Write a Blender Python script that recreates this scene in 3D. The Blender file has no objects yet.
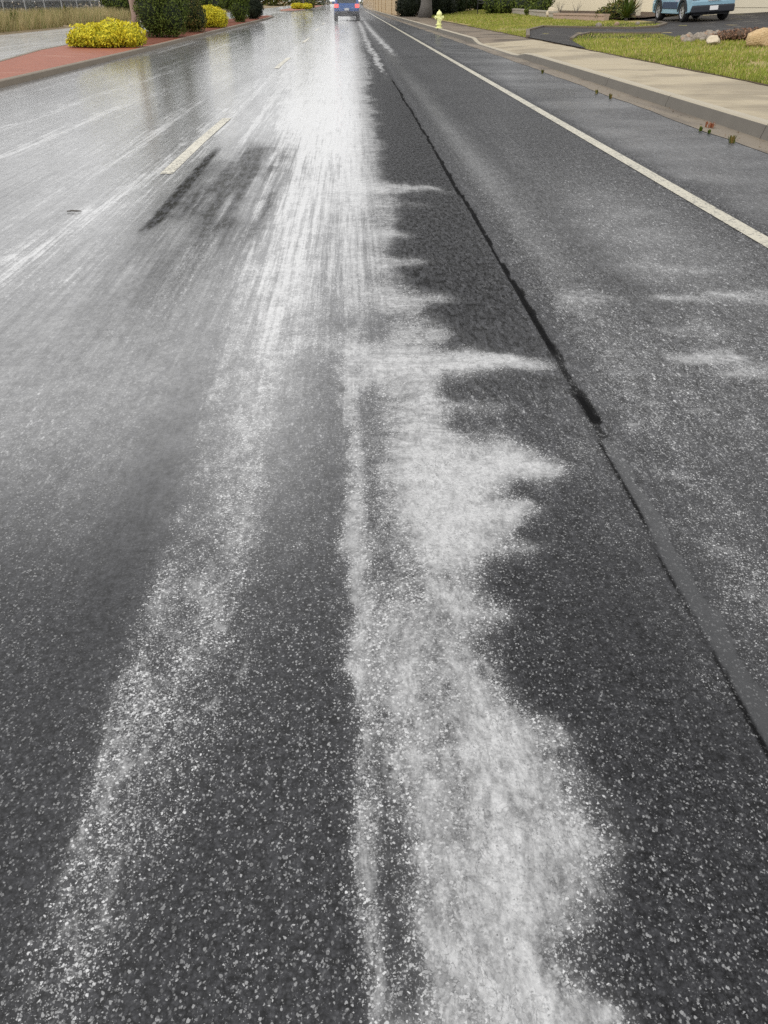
import bpy, bmesh, math, random
import numpy as np
from mathutils import Vector, Matrix

DENOISE = False
random.seed(11)
rng = np.random.default_rng(5)
R = math.radians
sc = bpy.context.scene
COL = sc.collection

# ------------------------------------------------------------------ helpers
def link(o, parent=None):
    COL.objects.link(o)
    if parent: o.parent = parent
    return o

def tag(o, label=None, cat=None, group=None, kind=None):
    if label: o['label'] = label
    if cat: o['category'] = cat
    if group: o['group'] = group
    if kind: o['kind'] = kind
    return o

def empty(name, loc=(0, 0, 0), rz=0.0, label=None, cat=None, group=None):
    o = bpy.data.objects.new(name, None)
    o.empty_display_size = .2
    o.location = loc; o.rotation_euler = (0, 0, rz)
    link(o)
    return tag(o, label, cat, group)

def mesh_obj(name, verts, faces, mat, parent=None, smooth=False):
    me = bpy.data.meshes.new(name)
    me.from_pydata([tuple(v) for v in verts], [], [tuple(f) for f in faces])
    me.update()
    if mat: me.materials.append(mat)
    if smooth:
        me.polygons.foreach_set('use_smooth', [True]*len(me.polygons))
    return link(bpy.data.objects.new(name, me), parent)

def np_mesh(name, V, quads, mat, parent=None):
    """big quad mesh from numpy arrays"""
    me = bpy.data.meshes.new(name)
    n, m = len(V), len(quads)
    k = quads.shape[1]
    me.vertices.add(n); me.vertices.foreach_set('co', np.asarray(V, np.float32).ravel())
    me.loops.add(m*k); me.loops.foreach_set('vertex_index', np.asarray(quads, np.int32).ravel())
    me.polygons.add(m)
    me.polygons.foreach_set('loop_start', np.arange(0, m*k, k, dtype=np.int32))
    me.polygons.foreach_set('loop_total', np.full(m, k, np.int32))
    me.update(calc_edges=True)
    if mat: me.materials.append(mat)
    return link(bpy.data.objects.new(name, me), parent)

class MB:
    """collects shapes, then becomes one mesh object"""
    def __init__(self): self.v, self.f = [], []
    def add(self, v, f):
        b = len(self.v); self.v += [tuple(p) for p in v]; self.f += [tuple(b+i for i in q) for q in f]
        return self
    def box(self, x0, x1, y0, y1, z0, z1):
        v = [(x, y, z) for z in (z0, z1) for y in (y0, y1) for x in (x0, x1)]
        return self.add(v, [(0, 2, 3, 1), (4, 5, 7, 6), (0, 1, 5, 4), (2, 6, 7, 3), (0, 4, 6, 2), (1, 3, 7, 5)])
    def tube(self, pts, rad, n=10, cap=True):
        rings = []
        for i, p in enumerate(pts):
            p = Vector(p)
            a = Vector(pts[max(i-1, 0)]); b = Vector(pts[min(i+1, len(pts)-1)])
            d = (b-a).normalized()
            up = Vector((0, 0, 1)) if abs(d.z) < .9 else Vector((1, 0, 0))
            s = d.cross(up).normalized(); t = s.cross(d).normalized()
            r = rad[i] if isinstance(rad, (list, tuple)) else rad
            rings.append([p + s*r*math.cos(2*math.pi*k/n) + t*r*math.sin(2*math.pi*k/n) for k in range(n)])
        v = [q for ring in rings for q in ring]; f = []
        for i in range(len(rings)-1):
            for k in range(n):
                f.append((i*n+k, i*n+(k+1) % n, (i+1)*n+(k+1) % n, (i+1)*n+k))
        if cap:
            f.append(tuple(range(n))[::-1]); f.append(tuple(range((len(rings)-1)*n, len(rings)*n)))
        return self.add(v, f)
    def lathe(self, prof, n=24, axis='z', origin=(0, 0, 0)):
        v, f = [], []
        for (r, h) in prof:
            for k in range(n):
                c, s = r*math.cos(2*math.pi*k/n), r*math.sin(2*math.pi*k/n)
                p = (c, s, h) if axis == 'z' else (h, c, s)
                v.append((p[0]+origin[0], p[1]+origin[1], p[2]+origin[2]))
        for i in range(len(prof)-1):
            for k in range(n):
                f.append((i*n+k, i*n+(k+1) % n, (i+1)*n+(k+1) % n, (i+1)*n+k))
        return self.add(v, f)
    def build(self, name, mat, parent=None, smooth=False, bevel=0, seg=2):
        o = mesh_obj(name, self.v, self.f, mat, parent, smooth)
        bm = bmesh.new(); bm.from_mesh(o.data)
        bmesh.ops.recalc_face_normals(bm, faces=bm.faces); bm.to_mesh(o.data); bm.free()
        if bevel:
            m = o.modifiers.new('bevel', 'BEVEL'); m.width = bevel; m.segments = seg; m.limit_method = 'ANGLE'; m.angle_limit = R(35)
        return o

def vnoise(x, y, seed=0):
    """smooth value noise 0..1 on numpy arrays"""
    xi = np.floor(x).astype(np.int64); yi = np.floor(y).astype(np.int64)
    fx = x-xi; fy = y-yi
    fx = fx*fx*(3-2*fx); fy = fy*fy*(3-2*fy)
    def h(a, b):
        n = (a*374761393 + b*668265263 + seed*974634777) & 0xffffffff
        n = ((n ^ (n >> 13))*1274126177) & 0xffffffff
        return ((n ^ (n >> 16)) & 0xffff)/65535.0
    return (h(xi, yi)*(1-fx)+h(xi+1, yi)*fx)*(1-fy) + (h(xi, yi+1)*(1-fx)+h(xi+1, yi+1)*fx)*fy

def fbm(x, y, seed=0, oct=4):
    s = 0; a = .5; t = 0
    for i in range(oct):
        s = s + a*vnoise(x*2**i, y*2**i, seed+i*17); t += a; a *= .55
    return s/t

def sstep(a, b, x):
    t = np.clip((x-a)/(b-a), 0, 1)
    return t*t*(3-2*t)

# ------------------------------------------------------------------ node helpers
class NT:
    def __init__(self, name):
        self.m = bpy.data.materials.new(name); self.m.use_nodes = True
        self.t = self.m.node_tree; self.t.nodes.clear()
        self.out = self.n('ShaderNodeOutputMaterial')
    def n(self, kind, **kw):
        nd = self.t.nodes.new(kind)
        for k, v in kw.items(): setattr(nd, k, v)
        return nd
    def put(self, sock, v):
        if isinstance(v, bpy.types.NodeSocket): self.t.links.new(v, sock)
        elif v is not None: sock.default_value = v
    def math(self, op, a, b=None, c=None, clamp=False):
        nd = self.n('ShaderNodeMath', operation=op, use_clamp=clamp)
        self.put(nd.inputs[0], a); self.put(nd.inputs[1], b)
        if c is not None: self.put(nd.inputs[2], c)
        return nd.outputs[0]
    def step(self, x, a, b, lo=0., hi=1.):
        nd = self.n('ShaderNodeMapRange', interpolation_type='SMOOTHSTEP')
        self.put(nd.inputs[0], x); self.put(nd.inputs[1], a); self.put(nd.inputs[2], b)
        nd.inputs[3].default_value = lo; nd.inputs[4].default_value = hi
        return nd.outputs[0]
    def mix(self, f, a, b):
        nd = self.n('ShaderNodeMix', data_type='RGBA')
        self.put(nd.inputs[0], f)
        for s, v in ((nd.inputs[6], a), (nd.inputs[7], b)):
            if isinstance(v, tuple) and len(v) == 3: v = (*v, 1)
            self.put(s, v)
        return nd.outputs[2]
    def mapping(self, vec, scale=(1, 1, 1), loc=(0, 0, 0), rot=(0, 0, 0)):
        nd = self.n('ShaderNodeMapping'); self.put(nd.inputs[0], vec)
        nd.inputs[1].default_value = loc; nd.inputs[2].default_value = rot; nd.inputs[3].default_value = scale
        return nd.outputs[0]
    def noise(self, vec, scale, detail=4, rough=.55, dist=0):
        nd = self.n('ShaderNodeTexNoise'); self.put(nd.inputs['Vector'], vec)
        nd.inputs['Scale'].default_value = scale; nd.inputs['Detail'].default_value = detail
        nd.inputs['Roughness'].default_value = rough; nd.inputs['Distortion'].default_value = dist
        return nd.outputs[0]
    def vor(self, vec, scale, rand=1., feature='F1'):
        nd = self.n('ShaderNodeTexVoronoi', feature=feature); self.put(nd.inputs['Vector'], vec)
        nd.inputs['Scale'].default_value = scale; nd.inputs['Randomness'].default_value = rand
        return nd.outputs['Distance'], nd.outputs['Color']
    def pos(self):
        return self.n('ShaderNodeTexCoord').outputs['Object']
    def attr(self, name):
        return self.n('ShaderNodeAttribute', attribute_name=name).outputs['Fac']
    def sep(self, c):
        nd = self.n('ShaderNodeSeparateColor'); self.put(nd.inputs[0], c); return nd.outputs
    def bump(self, h, strength, dist, normal=None):
        nd = self.n('ShaderNodeBump'); self.put(nd.inputs['Height'], h)
        self.put(nd.inputs['Strength'], strength); nd.inputs['Distance'].default_value = dist
        if normal is not None: self.put(nd.inputs['Normal'], normal)
        return nd.outputs[0]
    def pbr(self, color=None, rough=.6, normal=None, spec=.5, **kw):
        nd = self.n('ShaderNodeBsdfPrincipled')
        if isinstance(color, tuple) and len(color) == 3: color = (*color, 1)
        self.put(nd.inputs['Base Color'], color); self.put(nd.inputs['Roughness'], rough)
        self.put(nd.inputs['Specular IOR Level'], spec)
        if normal is not None: self.put(nd.inputs['Normal'], normal)
        for k, v in kw.items(): self.put(nd.inputs[k], v)
        self.t.links.new(nd.outputs[0], self.out.inputs[0])
        return nd

def simple(name, color, rough=.5, var=.15, scale=6., bump=0., spec=.5, **kw):
    """plain material with a little procedural mottling"""
    g = NT(name); p = g.pos()
    n = g.noise(p, scale, 5, .6)
    c = g.mix(n, tuple(x*(1-var) for x in color), tuple(min(1, x*(1+var)) for x in color))
    nm = g.bump(g.noise(p, scale*6, 4, .6), bump, .01) if bump else None
    g.pbr(c, rough, nm, spec, **kw)
    return g.m

def foliage_mat(name, dark, light, dry=None, clump=3., rough=.55):
    g = NT(name)
    isl = g.n('ShaderNodeNewGeometry').outputs['Random Per Island']
    n = g.noise(g.pos(), clump, 3, .6)
    f = g.math('ADD', g.math('MULTIPLY', isl, .6), g.math('MULTIPLY', g.step(n, .3, .7), .4))
    c = g.mix(f, dark, light)
    if dry:
        c = g.mix(g.step(isl, .80, .9), c, dry)
    g.pbr(c, rough, None, .12)
    return g.m

# ------------------------------------------------------------------ where the foam lies on the road (metres)
# LONG: streaks along the road as (Y, X, half width, amount); TONGUES: (X from, X to, Y, Y drift, half depth, amount)
LONG = {
    'A': [(0.404, -0.477, 0.0527, 0.3), (0.546, -0.465, 0.0736, 0.27), (0.678, -0.458, 0.0872, 0.27), (0.818, -0.449, 0.0954, 0.3), (0.964, -0.429, 0.1001, 0.38), (1.167, -0.418, 0.1116, 0.44), (1.422, -0.405, 0.1114, 0.42), (1.753, -0.388, 0.1112, 0.42), (2.268, -0.406, 0.0934, 0.36), (2.837, -0.419, 0.1027, 0.34), (3.972, -0.446, 0.1243, 0.38), (6.129, -0.498, 0.1802, 0.62), (10.762, -0.633, 0.2503, 0.78), (22.35, -1.083, 0.4255, 0.75), (45.507, -1.533, 0.7008, 0.75)],
    'A2': [(0.73, -0.513, 0.0334, 0.26), (1.115, -0.508, 0.0334, 0.3), (1.666, -0.515, 0.0295, 0.34), (2.273, -0.526, 0.03, 0.34), (3.397, -0.578, 0.0319, 0.34), (7.362, -0.721, 0.053, 0.4), (14.632, -0.966, 0.0834, 0.35)],
    'A3': [(1.42, -0.337, 0.0485, 0.18), (1.85, -0.333, 0.0462, 0.22), (2.486, -0.333, 0.0322, 0.2), (3.809, -0.353, 0.035, 0.26), (7.352, -0.456, 0.053, 0.4)],
    'B': [(0.428, 0.025, 0.0136, 0.4), (0.555, 0.022, 0.0165, 0.4), (0.744, 0.015, 0.0188, 0.45), (0.947, 0.008, 0.0231, 0.45), (1.209, -0.002, 0.0265, 0.55), (1.561, -0.007, 0.0285, 0.62), (1.944, -0.011, 0.033, 0.6), (2.639, -0.014, 0.0338, 0.5), (3.796, -0.012, 0.0451, 0.48), (6.11, -0.017, 0.0901, 0.7), (10.739, -0.032, 0.1627, 0.8), (33.879, -0.032, 0.4505, 0.8)],
    'mid': [(2.829, -0.214, 0.1186, 0.16), (3.804, -0.232, 0.1702, 0.3), (4.962, -0.245, 0.2253, 0.42), (6.891, -0.266, 0.2837, 0.6), (10.749, -0.308, 0.3754, 0.75), (22.326, -0.483, 0.6007, 0.85), (54.735, -0.813, 1.0812, 0.85)],
    'C': [(0.399, 0.211, 0.1422, 0.84), (0.514, 0.223, 0.1437, 0.84), (0.605, 0.224, 0.1314, 0.8), (0.7, 0.248, 0.1401, 0.82), (0.809, 0.278, 0.1573, 0.84), (0.937, 0.27, 0.1464, 0.82), (1.086, 0.243, 0.1293, 0.76), (1.231, 0.209, 0.1121, 0.62), (1.398, 0.21, 0.1017, 0.5), (1.594, 0.236, 0.1001, 0.54), (1.827, 0.25, 0.1213, 0.76), (2.111, 0.255, 0.1278, 0.86), (2.464, 0.232, 0.1144, 0.74), (2.912, 0.195, 0.1136, 0.6), (3.499, 0.183, 0.122, 0.42), (4.302, 0.19, 0.1335, 0.46), (5.471, 0.172, 0.1229, 0.5), (7.329, 0.144, 0.1148, 0.45), (11.783, 0.159, 0.1365, 0.45), (22.297, 0.268, 0.2002, 0.45)],
    'C2': [(0.524, 0.103, 0.0265, 0.45), (0.705, 0.114, 0.0334, 0.45), (0.898, 0.114, 0.0563, 0.4), (1.092, 0.097, 0.0751, 0.42), (1.333, 0.094, 0.0845, 0.5), (1.643, 0.096, 0.0751, 0.4), (2.248, 0.114, 0.0734, 0.3)],
    'dashrow': [(3.582, -1.946, 0.0845, 0.4), (4.541, -1.911, 0.0974, 0.55), (5.383, -1.865, 0.0997, 0.55), (6.357, -1.787, 0.1001, 0.6), (7.648, -1.697, 0.091, 0.5), (10.34, -1.689, 0.1081, 0.45), (15.567, -1.674, 0.1237, 0.4)],
    'leftA': [(8.085, -3.337, 0.076, 0.4), (9.356, -3.273, 0.0871, 0.4), (11.689, -3.221, 0.0804, 0.45), (15.618, -2.998, 0.0707, 0.35)],
    'leftB': [(9.536, -4.093, 0.0883, 0.4), (10.893, -4.009, 0.0876, 0.4), (13.49, -3.983, 0.0919, 0.5), (17.827, -3.794, 0.1001, 0.4), (23.228, -3.137, 0.1036, 0.4)],
    'leftC': [(6.564, -2.307, 0.0711, 0.25), (9.938, -2.318, 0.0693, 0.25), (16.616, -2.396, 0.0751, 0.3), (25.965, -2.514, 0.0866, 0.4)],
    'leftD': [(4.162, -0.933, 0.0858, 0.2), (6.146, -0.955, 0.0751, 0.3), (13.098, -1.203, 0.1201, 0.4), (26.993, -1.473, 0.1502, 0.5)],
    'farw1': [(17.902, 0.698, 0.0507, 0.3), (19.558, 0.696, 0.0663, 0.8), (24.852, 0.69, 0.0779, 0.9), (33.852, 0.643, 0.0826, 0.7), (48.725, 0.718, 0.0965, 0.8)],
    'farw2': [(24.83, 1.246, 0.0834, 0.35), (28.045, 1.218, 0.1001, 0.8), (35.659, 1.152, 0.1027, 0.75), (48.711, 1.093, 0.1073, 0.6)],
    'rl1': [(2.379, 1.422, 0.1272, 0.066), (2.766, 1.417, 0.1423, 0.066), (3.139, 1.346, 0.148, 0.066), (3.745, 1.278, 0.1602, 0.044), (4.42, 1.182, 0.149, 0.066), (5.577, 1.238, 0.1537, 0.088), (8.361, 1.608, 0.1201, 0.066)],
    'rl2': [(1.141, 0.972, 0.1306, 0.165), (1.443, 0.973, 0.1401, 0.176), (1.7, 0.974, 0.1557, 0.176), (2.024, 0.912, 0.1502, 0.154), (2.221, 0.808, 0.1335, 0.11)],
    'rl3': [(2.432, 1.047, 0.1573, 0.121), (3.335, 1.023, 0.1547, 0.099), (4.682, 1.0, 0.1442, 0.088), (7.801, 1.112, 0.1502, 0.077), (13.005, 1.198, 0.1502, 0.055)],
    'crL': [(1.037, 0.814, 0.0905, 0.011), (1.24, 0.795, 0.1001, 0.028), (1.451, 0.773, 0.1001, 0.044), (1.757, 0.752, 0.085, 0.039), (2.292, 0.786, 0.0341, 0.028)],
}
TONGUES = [
    (-0.056, 0.789, 6.477, -0.033, 0.193, 0.7),
    (0.044, 0.425, 5.049, -0.015, 0.125, 0.5),
    (0.088, 0.562, 3.823, -0.019, 0.125, 0.5),
    (0.071, 0.495, 4.464, -0.017, 0.102, 0.45),
    (0.083, 0.888, 2.968, -0.032, 0.114, 0.95),
    (0.2, 0.477, 3.292, -0.011, 0.11, 0.45),
    (0.174, 0.6, 2.563, -0.016, 0.091, 0.4),
    (0.185, 0.695, 2.165, -0.02, 0.169, 0.95),
    (0.208, 0.545, 1.871, -0.013, 0.095, 0.85),
    (0.22, 0.539, 1.701, -0.012, 0.055, 0.45),
    (0.169, 0.396, 1.437, -0.009, 0.075, 0.4),
    (0.217, 0.462, 1.048, -0.01, 0.057, 0.35),
    (0.236, 0.458, 0.791, -0.008, 0.046, 0.45),
    (0.222, 0.399, 0.526, -0.007, 0.024, 0.7),
    (2.143, 1.388, 3.743, 0.029, 0.077, 0.42),
    (1.594, 1.258, 2.994, 0.013, 0.075, 0.45),
    (1.71, 1.387, 2.833, 0.012, 0.059, 0.3),
    (1.659, 1.295, 3.31, 0.014, 0.088, 0.25),
    (1.59, 2.146, 4.247, -0.021, 0.094, 0.3),
    (1.028, 1.428, 3.755, -0.015, 0.107, 0.25),
    (-0.077, -0.855, 4.312, 0.031, 0.153, 0.22),
    (-0.272, -0.873, 3.806, 0.023, 0.124, 0.2),
    (-1.565, -1.884, 4.152, 0.012, 0.088, 0.25),
    (-0.241, 0.194, 3.201, -0.017, 0.081, 0.35),
    (-0.091, 0.641, 5.943, -0.028, 0.132, 0.3)]


def road_fields(X, Y):
    """foam / wet / seal amounts on the asphalt, all in metres on the ground"""
    big = fbm(X*2.2, Y*1.1, 3, 4)-.5
    wv = (fbm(X*5, Y*2.6, 21, 5)-.5)
    wv2 = (fbm(X*14, Y*8, 41, 4)-.5)
    keep = np.ones_like(X)
    tongue = fbm(X*1.1+3.1, np.log(np.maximum(Y, .3))*4.1, 137, 4)-.5
    for k, pts in LONG.items():
        a = np.array(pts)
        ys, xs, ws, ii = a.T
        y = np.clip(Y, ys[0], ys[-1]*1.6)
        c = np.interp(y, ys, xs); w = np.interp(y, ys, ws); i = np.interp(y, ys, ii)
        over = np.clip((Y-ys[-1])/(ys[-1]*.25+.1), 0, 1)
        under = np.clip((ys[0]-Y)/(ys[0]*.15+.05), 0, 1)
        i = i*(1-over)*(1-under)
        if ys[-1] > 30: i = np.interp(y, ys, ii)*(1-under)*(1-np.clip((Y-ys[-1])/60, 0, 1)*.4)
        scale = np.clip(Y/4., .5, 3.)
        if k == 'C':                    # ragged, drawn out sideways in tongues on its right edge
            side = sstep(-.3, .5, (X-c)/w)
            rag = -tongue*(.16+.42*side)*np.clip((Y-.8)/1.4, .12, 1.1)*w/.17 + wv*.10*scale + wv2*.05
            d = (X-c+rag)/w
            prof = np.where(d > 0, 1-sstep(.15, 1.45, d), 1-sstep(-.05, 1.75, -d))
        else:
            rag = wv*.10*scale + wv2*.05
            d = (X-c+rag)/w
            prof = np.exp(-np.abs(d)**1.9*.8)
        m = prof*i*(1+.9*wv+.5*wv2)
        keep *= 1-np.clip(m, 0, .97)
    for (x0, x1, y0, dy, hy, i) in TONGUES:
        t = (X-x0)/(x1-x0)
        yc = y0+dy*np.clip(t, 0, 1) + (fbm(X*4, Y*0+y0, 77, 3)-.5)*hy*1.6
        tt = np.clip(t, 0, 1)
        prof = (1.25-1.0*tt)*hy*1.45
        d = (Y-yc+(wv*.5+wv2*.7)*hy*1.3)/prof
        m = np.exp(-np.abs(d)**2.2)*sstep(-.35, .15, t)*(1-sstep(.70, 1.10, t+wv*.3))*i*(1+.35*wv)
        keep *= 1-np.clip(m, 0, .97)
    foam = 1-keep
    halo = foam.copy()
    track = (1-sstep(-.05, .3, X))*sstep(1.6, 5, Y)+.35*sstep(.2, .4, X)*sstep(3, 8, Y)
    clump = sstep(1.15, 2.6, Y)
    glint_bead = (.75+.5*fbm(X*1.7, Y*.9, 201, 3))*(1-.62*sstep(.1, .3, X)*(1-sstep(.8, .95, X))*sstep(2.2, 3.2, Y))*(1-.35*sstep(6, 12, Y))
    glint_bead = glint_bead*(1-.55*np.exp(-((X-.66)/.16)**2)*np.exp(-((Y-1.35)/.4)**2))*(1-.6*np.exp(-(((X+.62)/.13)**2)*.5)*np.exp(-((Y-1.9)/1.0)**2))
    glint_bead = glint_bead*(1+.8*sstep(.9, 1.05, X)*(1-sstep(2.5, 2.9, X))*(1-sstep(5, 9, Y)))
    glint_bead = glint_bead*(1-.55*np.exp(-((X-1.42)/.11)**2)*sstep(2.5, 4, Y))
    # thin general froth
    base = .15+.16*big+.06*wv
    quiet = np.exp(-(((X+.62)/.10)**2)*.5)*np.exp(-((Y-1.9)/1.3)**2)           # smooth film left of the first track
    quiet2 = np.exp(-(((X-.52)/.13)**2)*.5)*np.exp(-((Y-1.35)/.45)**2)
    base = base*(1-.8*quiet)*(1-.5*quiet2)
    lane_right = sstep(.15, .35, X)*(1-sstep(.78, .9, X))*sstep(2.2, 3.2, Y)
    base = base*(1-.55*lane_right)
    right = sstep(.9, 1.0, X)*(1-sstep(2.5, 2.9, X))
    base = base + .08*right*sstep(1., 1.6, Y)*(1-sstep(2.6, 5., Y))
    base = base*(1-.55*(1-sstep(-.45, -.2, X))*sstep(1.8, 3, Y))
    foam = 1-(1-foam)*(1-np.clip(base, 0, .8))
    soap_sheen = .34*(1-sstep(-.40, -.1, X))*sstep(1.35, 2.8, Y)*(1-.35*sstep(8, 16, Y))*(1-.5*quiet)*(.78+.44*fbm(X*1.6, Y*1.2, 71, 4))  # thin froth plus the wet sheen, both painted as pale colour
    soap_sheen = soap_sheen+.46*np.exp(-((X+.33)/.42)**4)*sstep(5, 12, Y)*(.8+.4*fbm(X*7, Y*.15, 74, 3))
    soap_sheen = soap_sheen+.13*np.exp(-((X+.2)/.25)**2)*sstep(1.2, 2.6, Y)
    soap_sheen = soap_sheen+.03*sstep(.95, 1.1, X)*(1-sstep(2.4, 2.6, X))*(.3+1.4*fbm(X*1.5, Y*1.5, 72, 4))+.15*sstep(2.65, 2.8, X)*np.clip(fbm(X*.8, Y*2.0, 73, 4)-.35, 0, 1)*2.2
    soap_sheen = soap_sheen+.09*np.exp(-((X-1.13)/.10)**2)*sstep(2.5, 4, Y)*(1-sstep(14, 22, Y))+.20*np.exp(-((X-1.85)/.42)**2-((Y-5.0)/1.5)**2)*(.4+1.2*fbm(X*2, Y*3, 79, 3))
    soap_sheen = soap_sheen+(.10+.12*sstep(-.1, .05, X))*halo*(1-sstep(8, 14, Y)) + .5*(1-sstep(-8.2, -7.6, X))
    # far glare whitened into the churned-up lane end's foam; other carriageway churned up too
    foam = np.maximum(foam, sstep(14, 45, Y)*.85*np.exp(-((X+.55)/1.0)**2))
    foam = np.maximum(foam, sstep(14, 40, Y)*.30*(1-sstep(-.2, .6, X)))
    foam = np.maximum(foam, .95*(1-sstep(-8.2, -7.6, X))*(.78+.7*(fbm(X*2.5, Y*.06, 9, 3)-.3)))
    # longitudinal hair lines drawn out by tyres, left lanes
    hair = fbm(X*9+Y*.05, Y*.10, 61, 4)
    foam = foam+ (1-sstep(-.1, .3, X))*sstep(3.5, 9, Y)*np.clip(hair-.54, 0, 1)*2.0
    # water film
    wet = .06+.84*(1-sstep(-.1, .32, X+wv*.35))
    wet = wet+.30*sstep(2.6, 3.0, X)*(.5+1.2*(fbm(X*.8, Y*2.0, 88, 3)-.4))
    wet = wet+.22*np.exp(-((X-1.15-.05*wv)/.16)**2)*sstep(5, 8, Y)
    wet = np.maximum(wet, .30*(1-sstep(2.6, 4.2, Y)))
    wet = wet*(.72+.55*fbm(X*3, Y*.35, 51, 4))
    # dull patch by the first dash with a tree's reflection painted into its olive, and the scrubbed-off old line next to it
    px = (X+.93-.03*(Y-7))/.42; py = (Y-6.7)/2.45
    lines = fbm(X*13, Y*.5, 33, 3)-.5
    patch = np.exp(-(px*px+py*py)**1.5*.7)*(1.05+1.2*wv+1.6*lines)
    patch = np.clip(patch, 0, 1)
    old = np.exp(-((X+1.35+.02*wv2)/.045)**4)*sstep(5.1, 5.5, Y+wv)*(1-sstep(8.0, 8.8, Y+wv))
    old = np.clip(old*(1.0+1.2*wv2), 0, 1)
    dry = np.clip(patch*.85+old*.9, 0, 1)
    wet = wet*(1-.95*dry); foam = foam*(1-.85*dry); soap_sheen = soap_sheen*(1-.92*dry)
    dry = np.maximum(dry, .50*lane_right*(.6+.8*fbm(X*3, Y*1.2, 301, 3)))
    dry = np.maximum(dry, .34*right*sstep(1.8, 3, Y)*(.5+1.0*fbm(X*2.5, Y*.6, 302, 3)))
    # sealed joint
    line = .845-.0035*np.clip(Y-4, 0, 30)
    half = np.where(Y < 2.35, .027, np.interp(Y, [2.4, 4, 6, 12], [.025, .017, .015, .017]))+.022*wv2+.012*wv
    line = line+.02*wv2+.03*(fbm(Y*1.5, Y*0, 7, 2)-.5)
    seal = 1-sstep(.6, 1.15, np.abs(X-line)/half)
    near = 1-sstep(2.1, 2.5, Y+wv2*.3)
    gap = sstep(2.62, 2.7, Y)*(1-sstep(3.0, 3.15, Y+wv*.3))                   # covered by the long tongue of foam
    seal = seal*(1-sstep(15.5, 17.5, Y))
    sealdark = seal*(1-near)*(1-.36*gap)
    sealsoft = seal*near
    crack = np.exp(-((X-line+.030+.02*wv2)/.009)**2)*near*sstep(.40, .55, fbm(Y*3, X*2, 15, 3))
    sealdark = np.maximum(sealdark, .85*crack)
    joint = np.exp(-((Y-23.3-.06*X+.3*wv2)/.07)**2)*sstep(.8, 1.0, X)*(1-sstep(2.4, 2.6, X))
    sealdark = np.maximum(sealdark, .7*joint)
    foam = foam*(1-.97*np.maximum(sealdark, sealsoft*.80))
    lip = np.exp(-((X-line-.075+wv2*.03)/.02)**2)*(1-sstep(1.8, 2.0, Y))*.0
    foam = np.clip(foam+lip, 0, 1)
    wet = np.where(sealsoft > .3, .55, wet)
    wet = wet*(1-sealdark); soap_sheen = soap_sheen*(1-np.maximum(sealdark, sealsoft))
    return foam, np.clip(wet, 0, 1), np.clip(sealdark, 0, 1), np.clip(sealsoft, 0, 1), dry, soap_sheen, track, clump, glint_bead

def road_grid(name, xs, ys, z, mat):
    Xg, Yg = np.meshgrid(xs, ys)
    V = np.stack([Xg.ravel(), Yg.ravel(), np.full(Xg.size, z)], 1)
    nx, ny = len(xs), len(ys)
    i = np.arange(nx*ny).reshape(ny, nx)
    q = np.stack([i[:-1, :-1].ravel(), i[:-1, 1:].ravel(), i[1:, 1:].ravel(), i[1:, :-1].ravel()], 1)
    o = np_mesh(name, V, q, mat)
    f = road_fields(Xg.ravel(), Yg.ravel())
    for nm, d in zip(('foam', 'wet', 'seal', 'sealsoft', 'dry', 'soap_sheen', 'track', 'clump', 'glint_bead'), f):
        a = o.data.attributes.new(nm, 'FLOAT', 'POINT'); a.data.foreach_set('value', np.asarray(d, np.float32))
    return o

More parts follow.
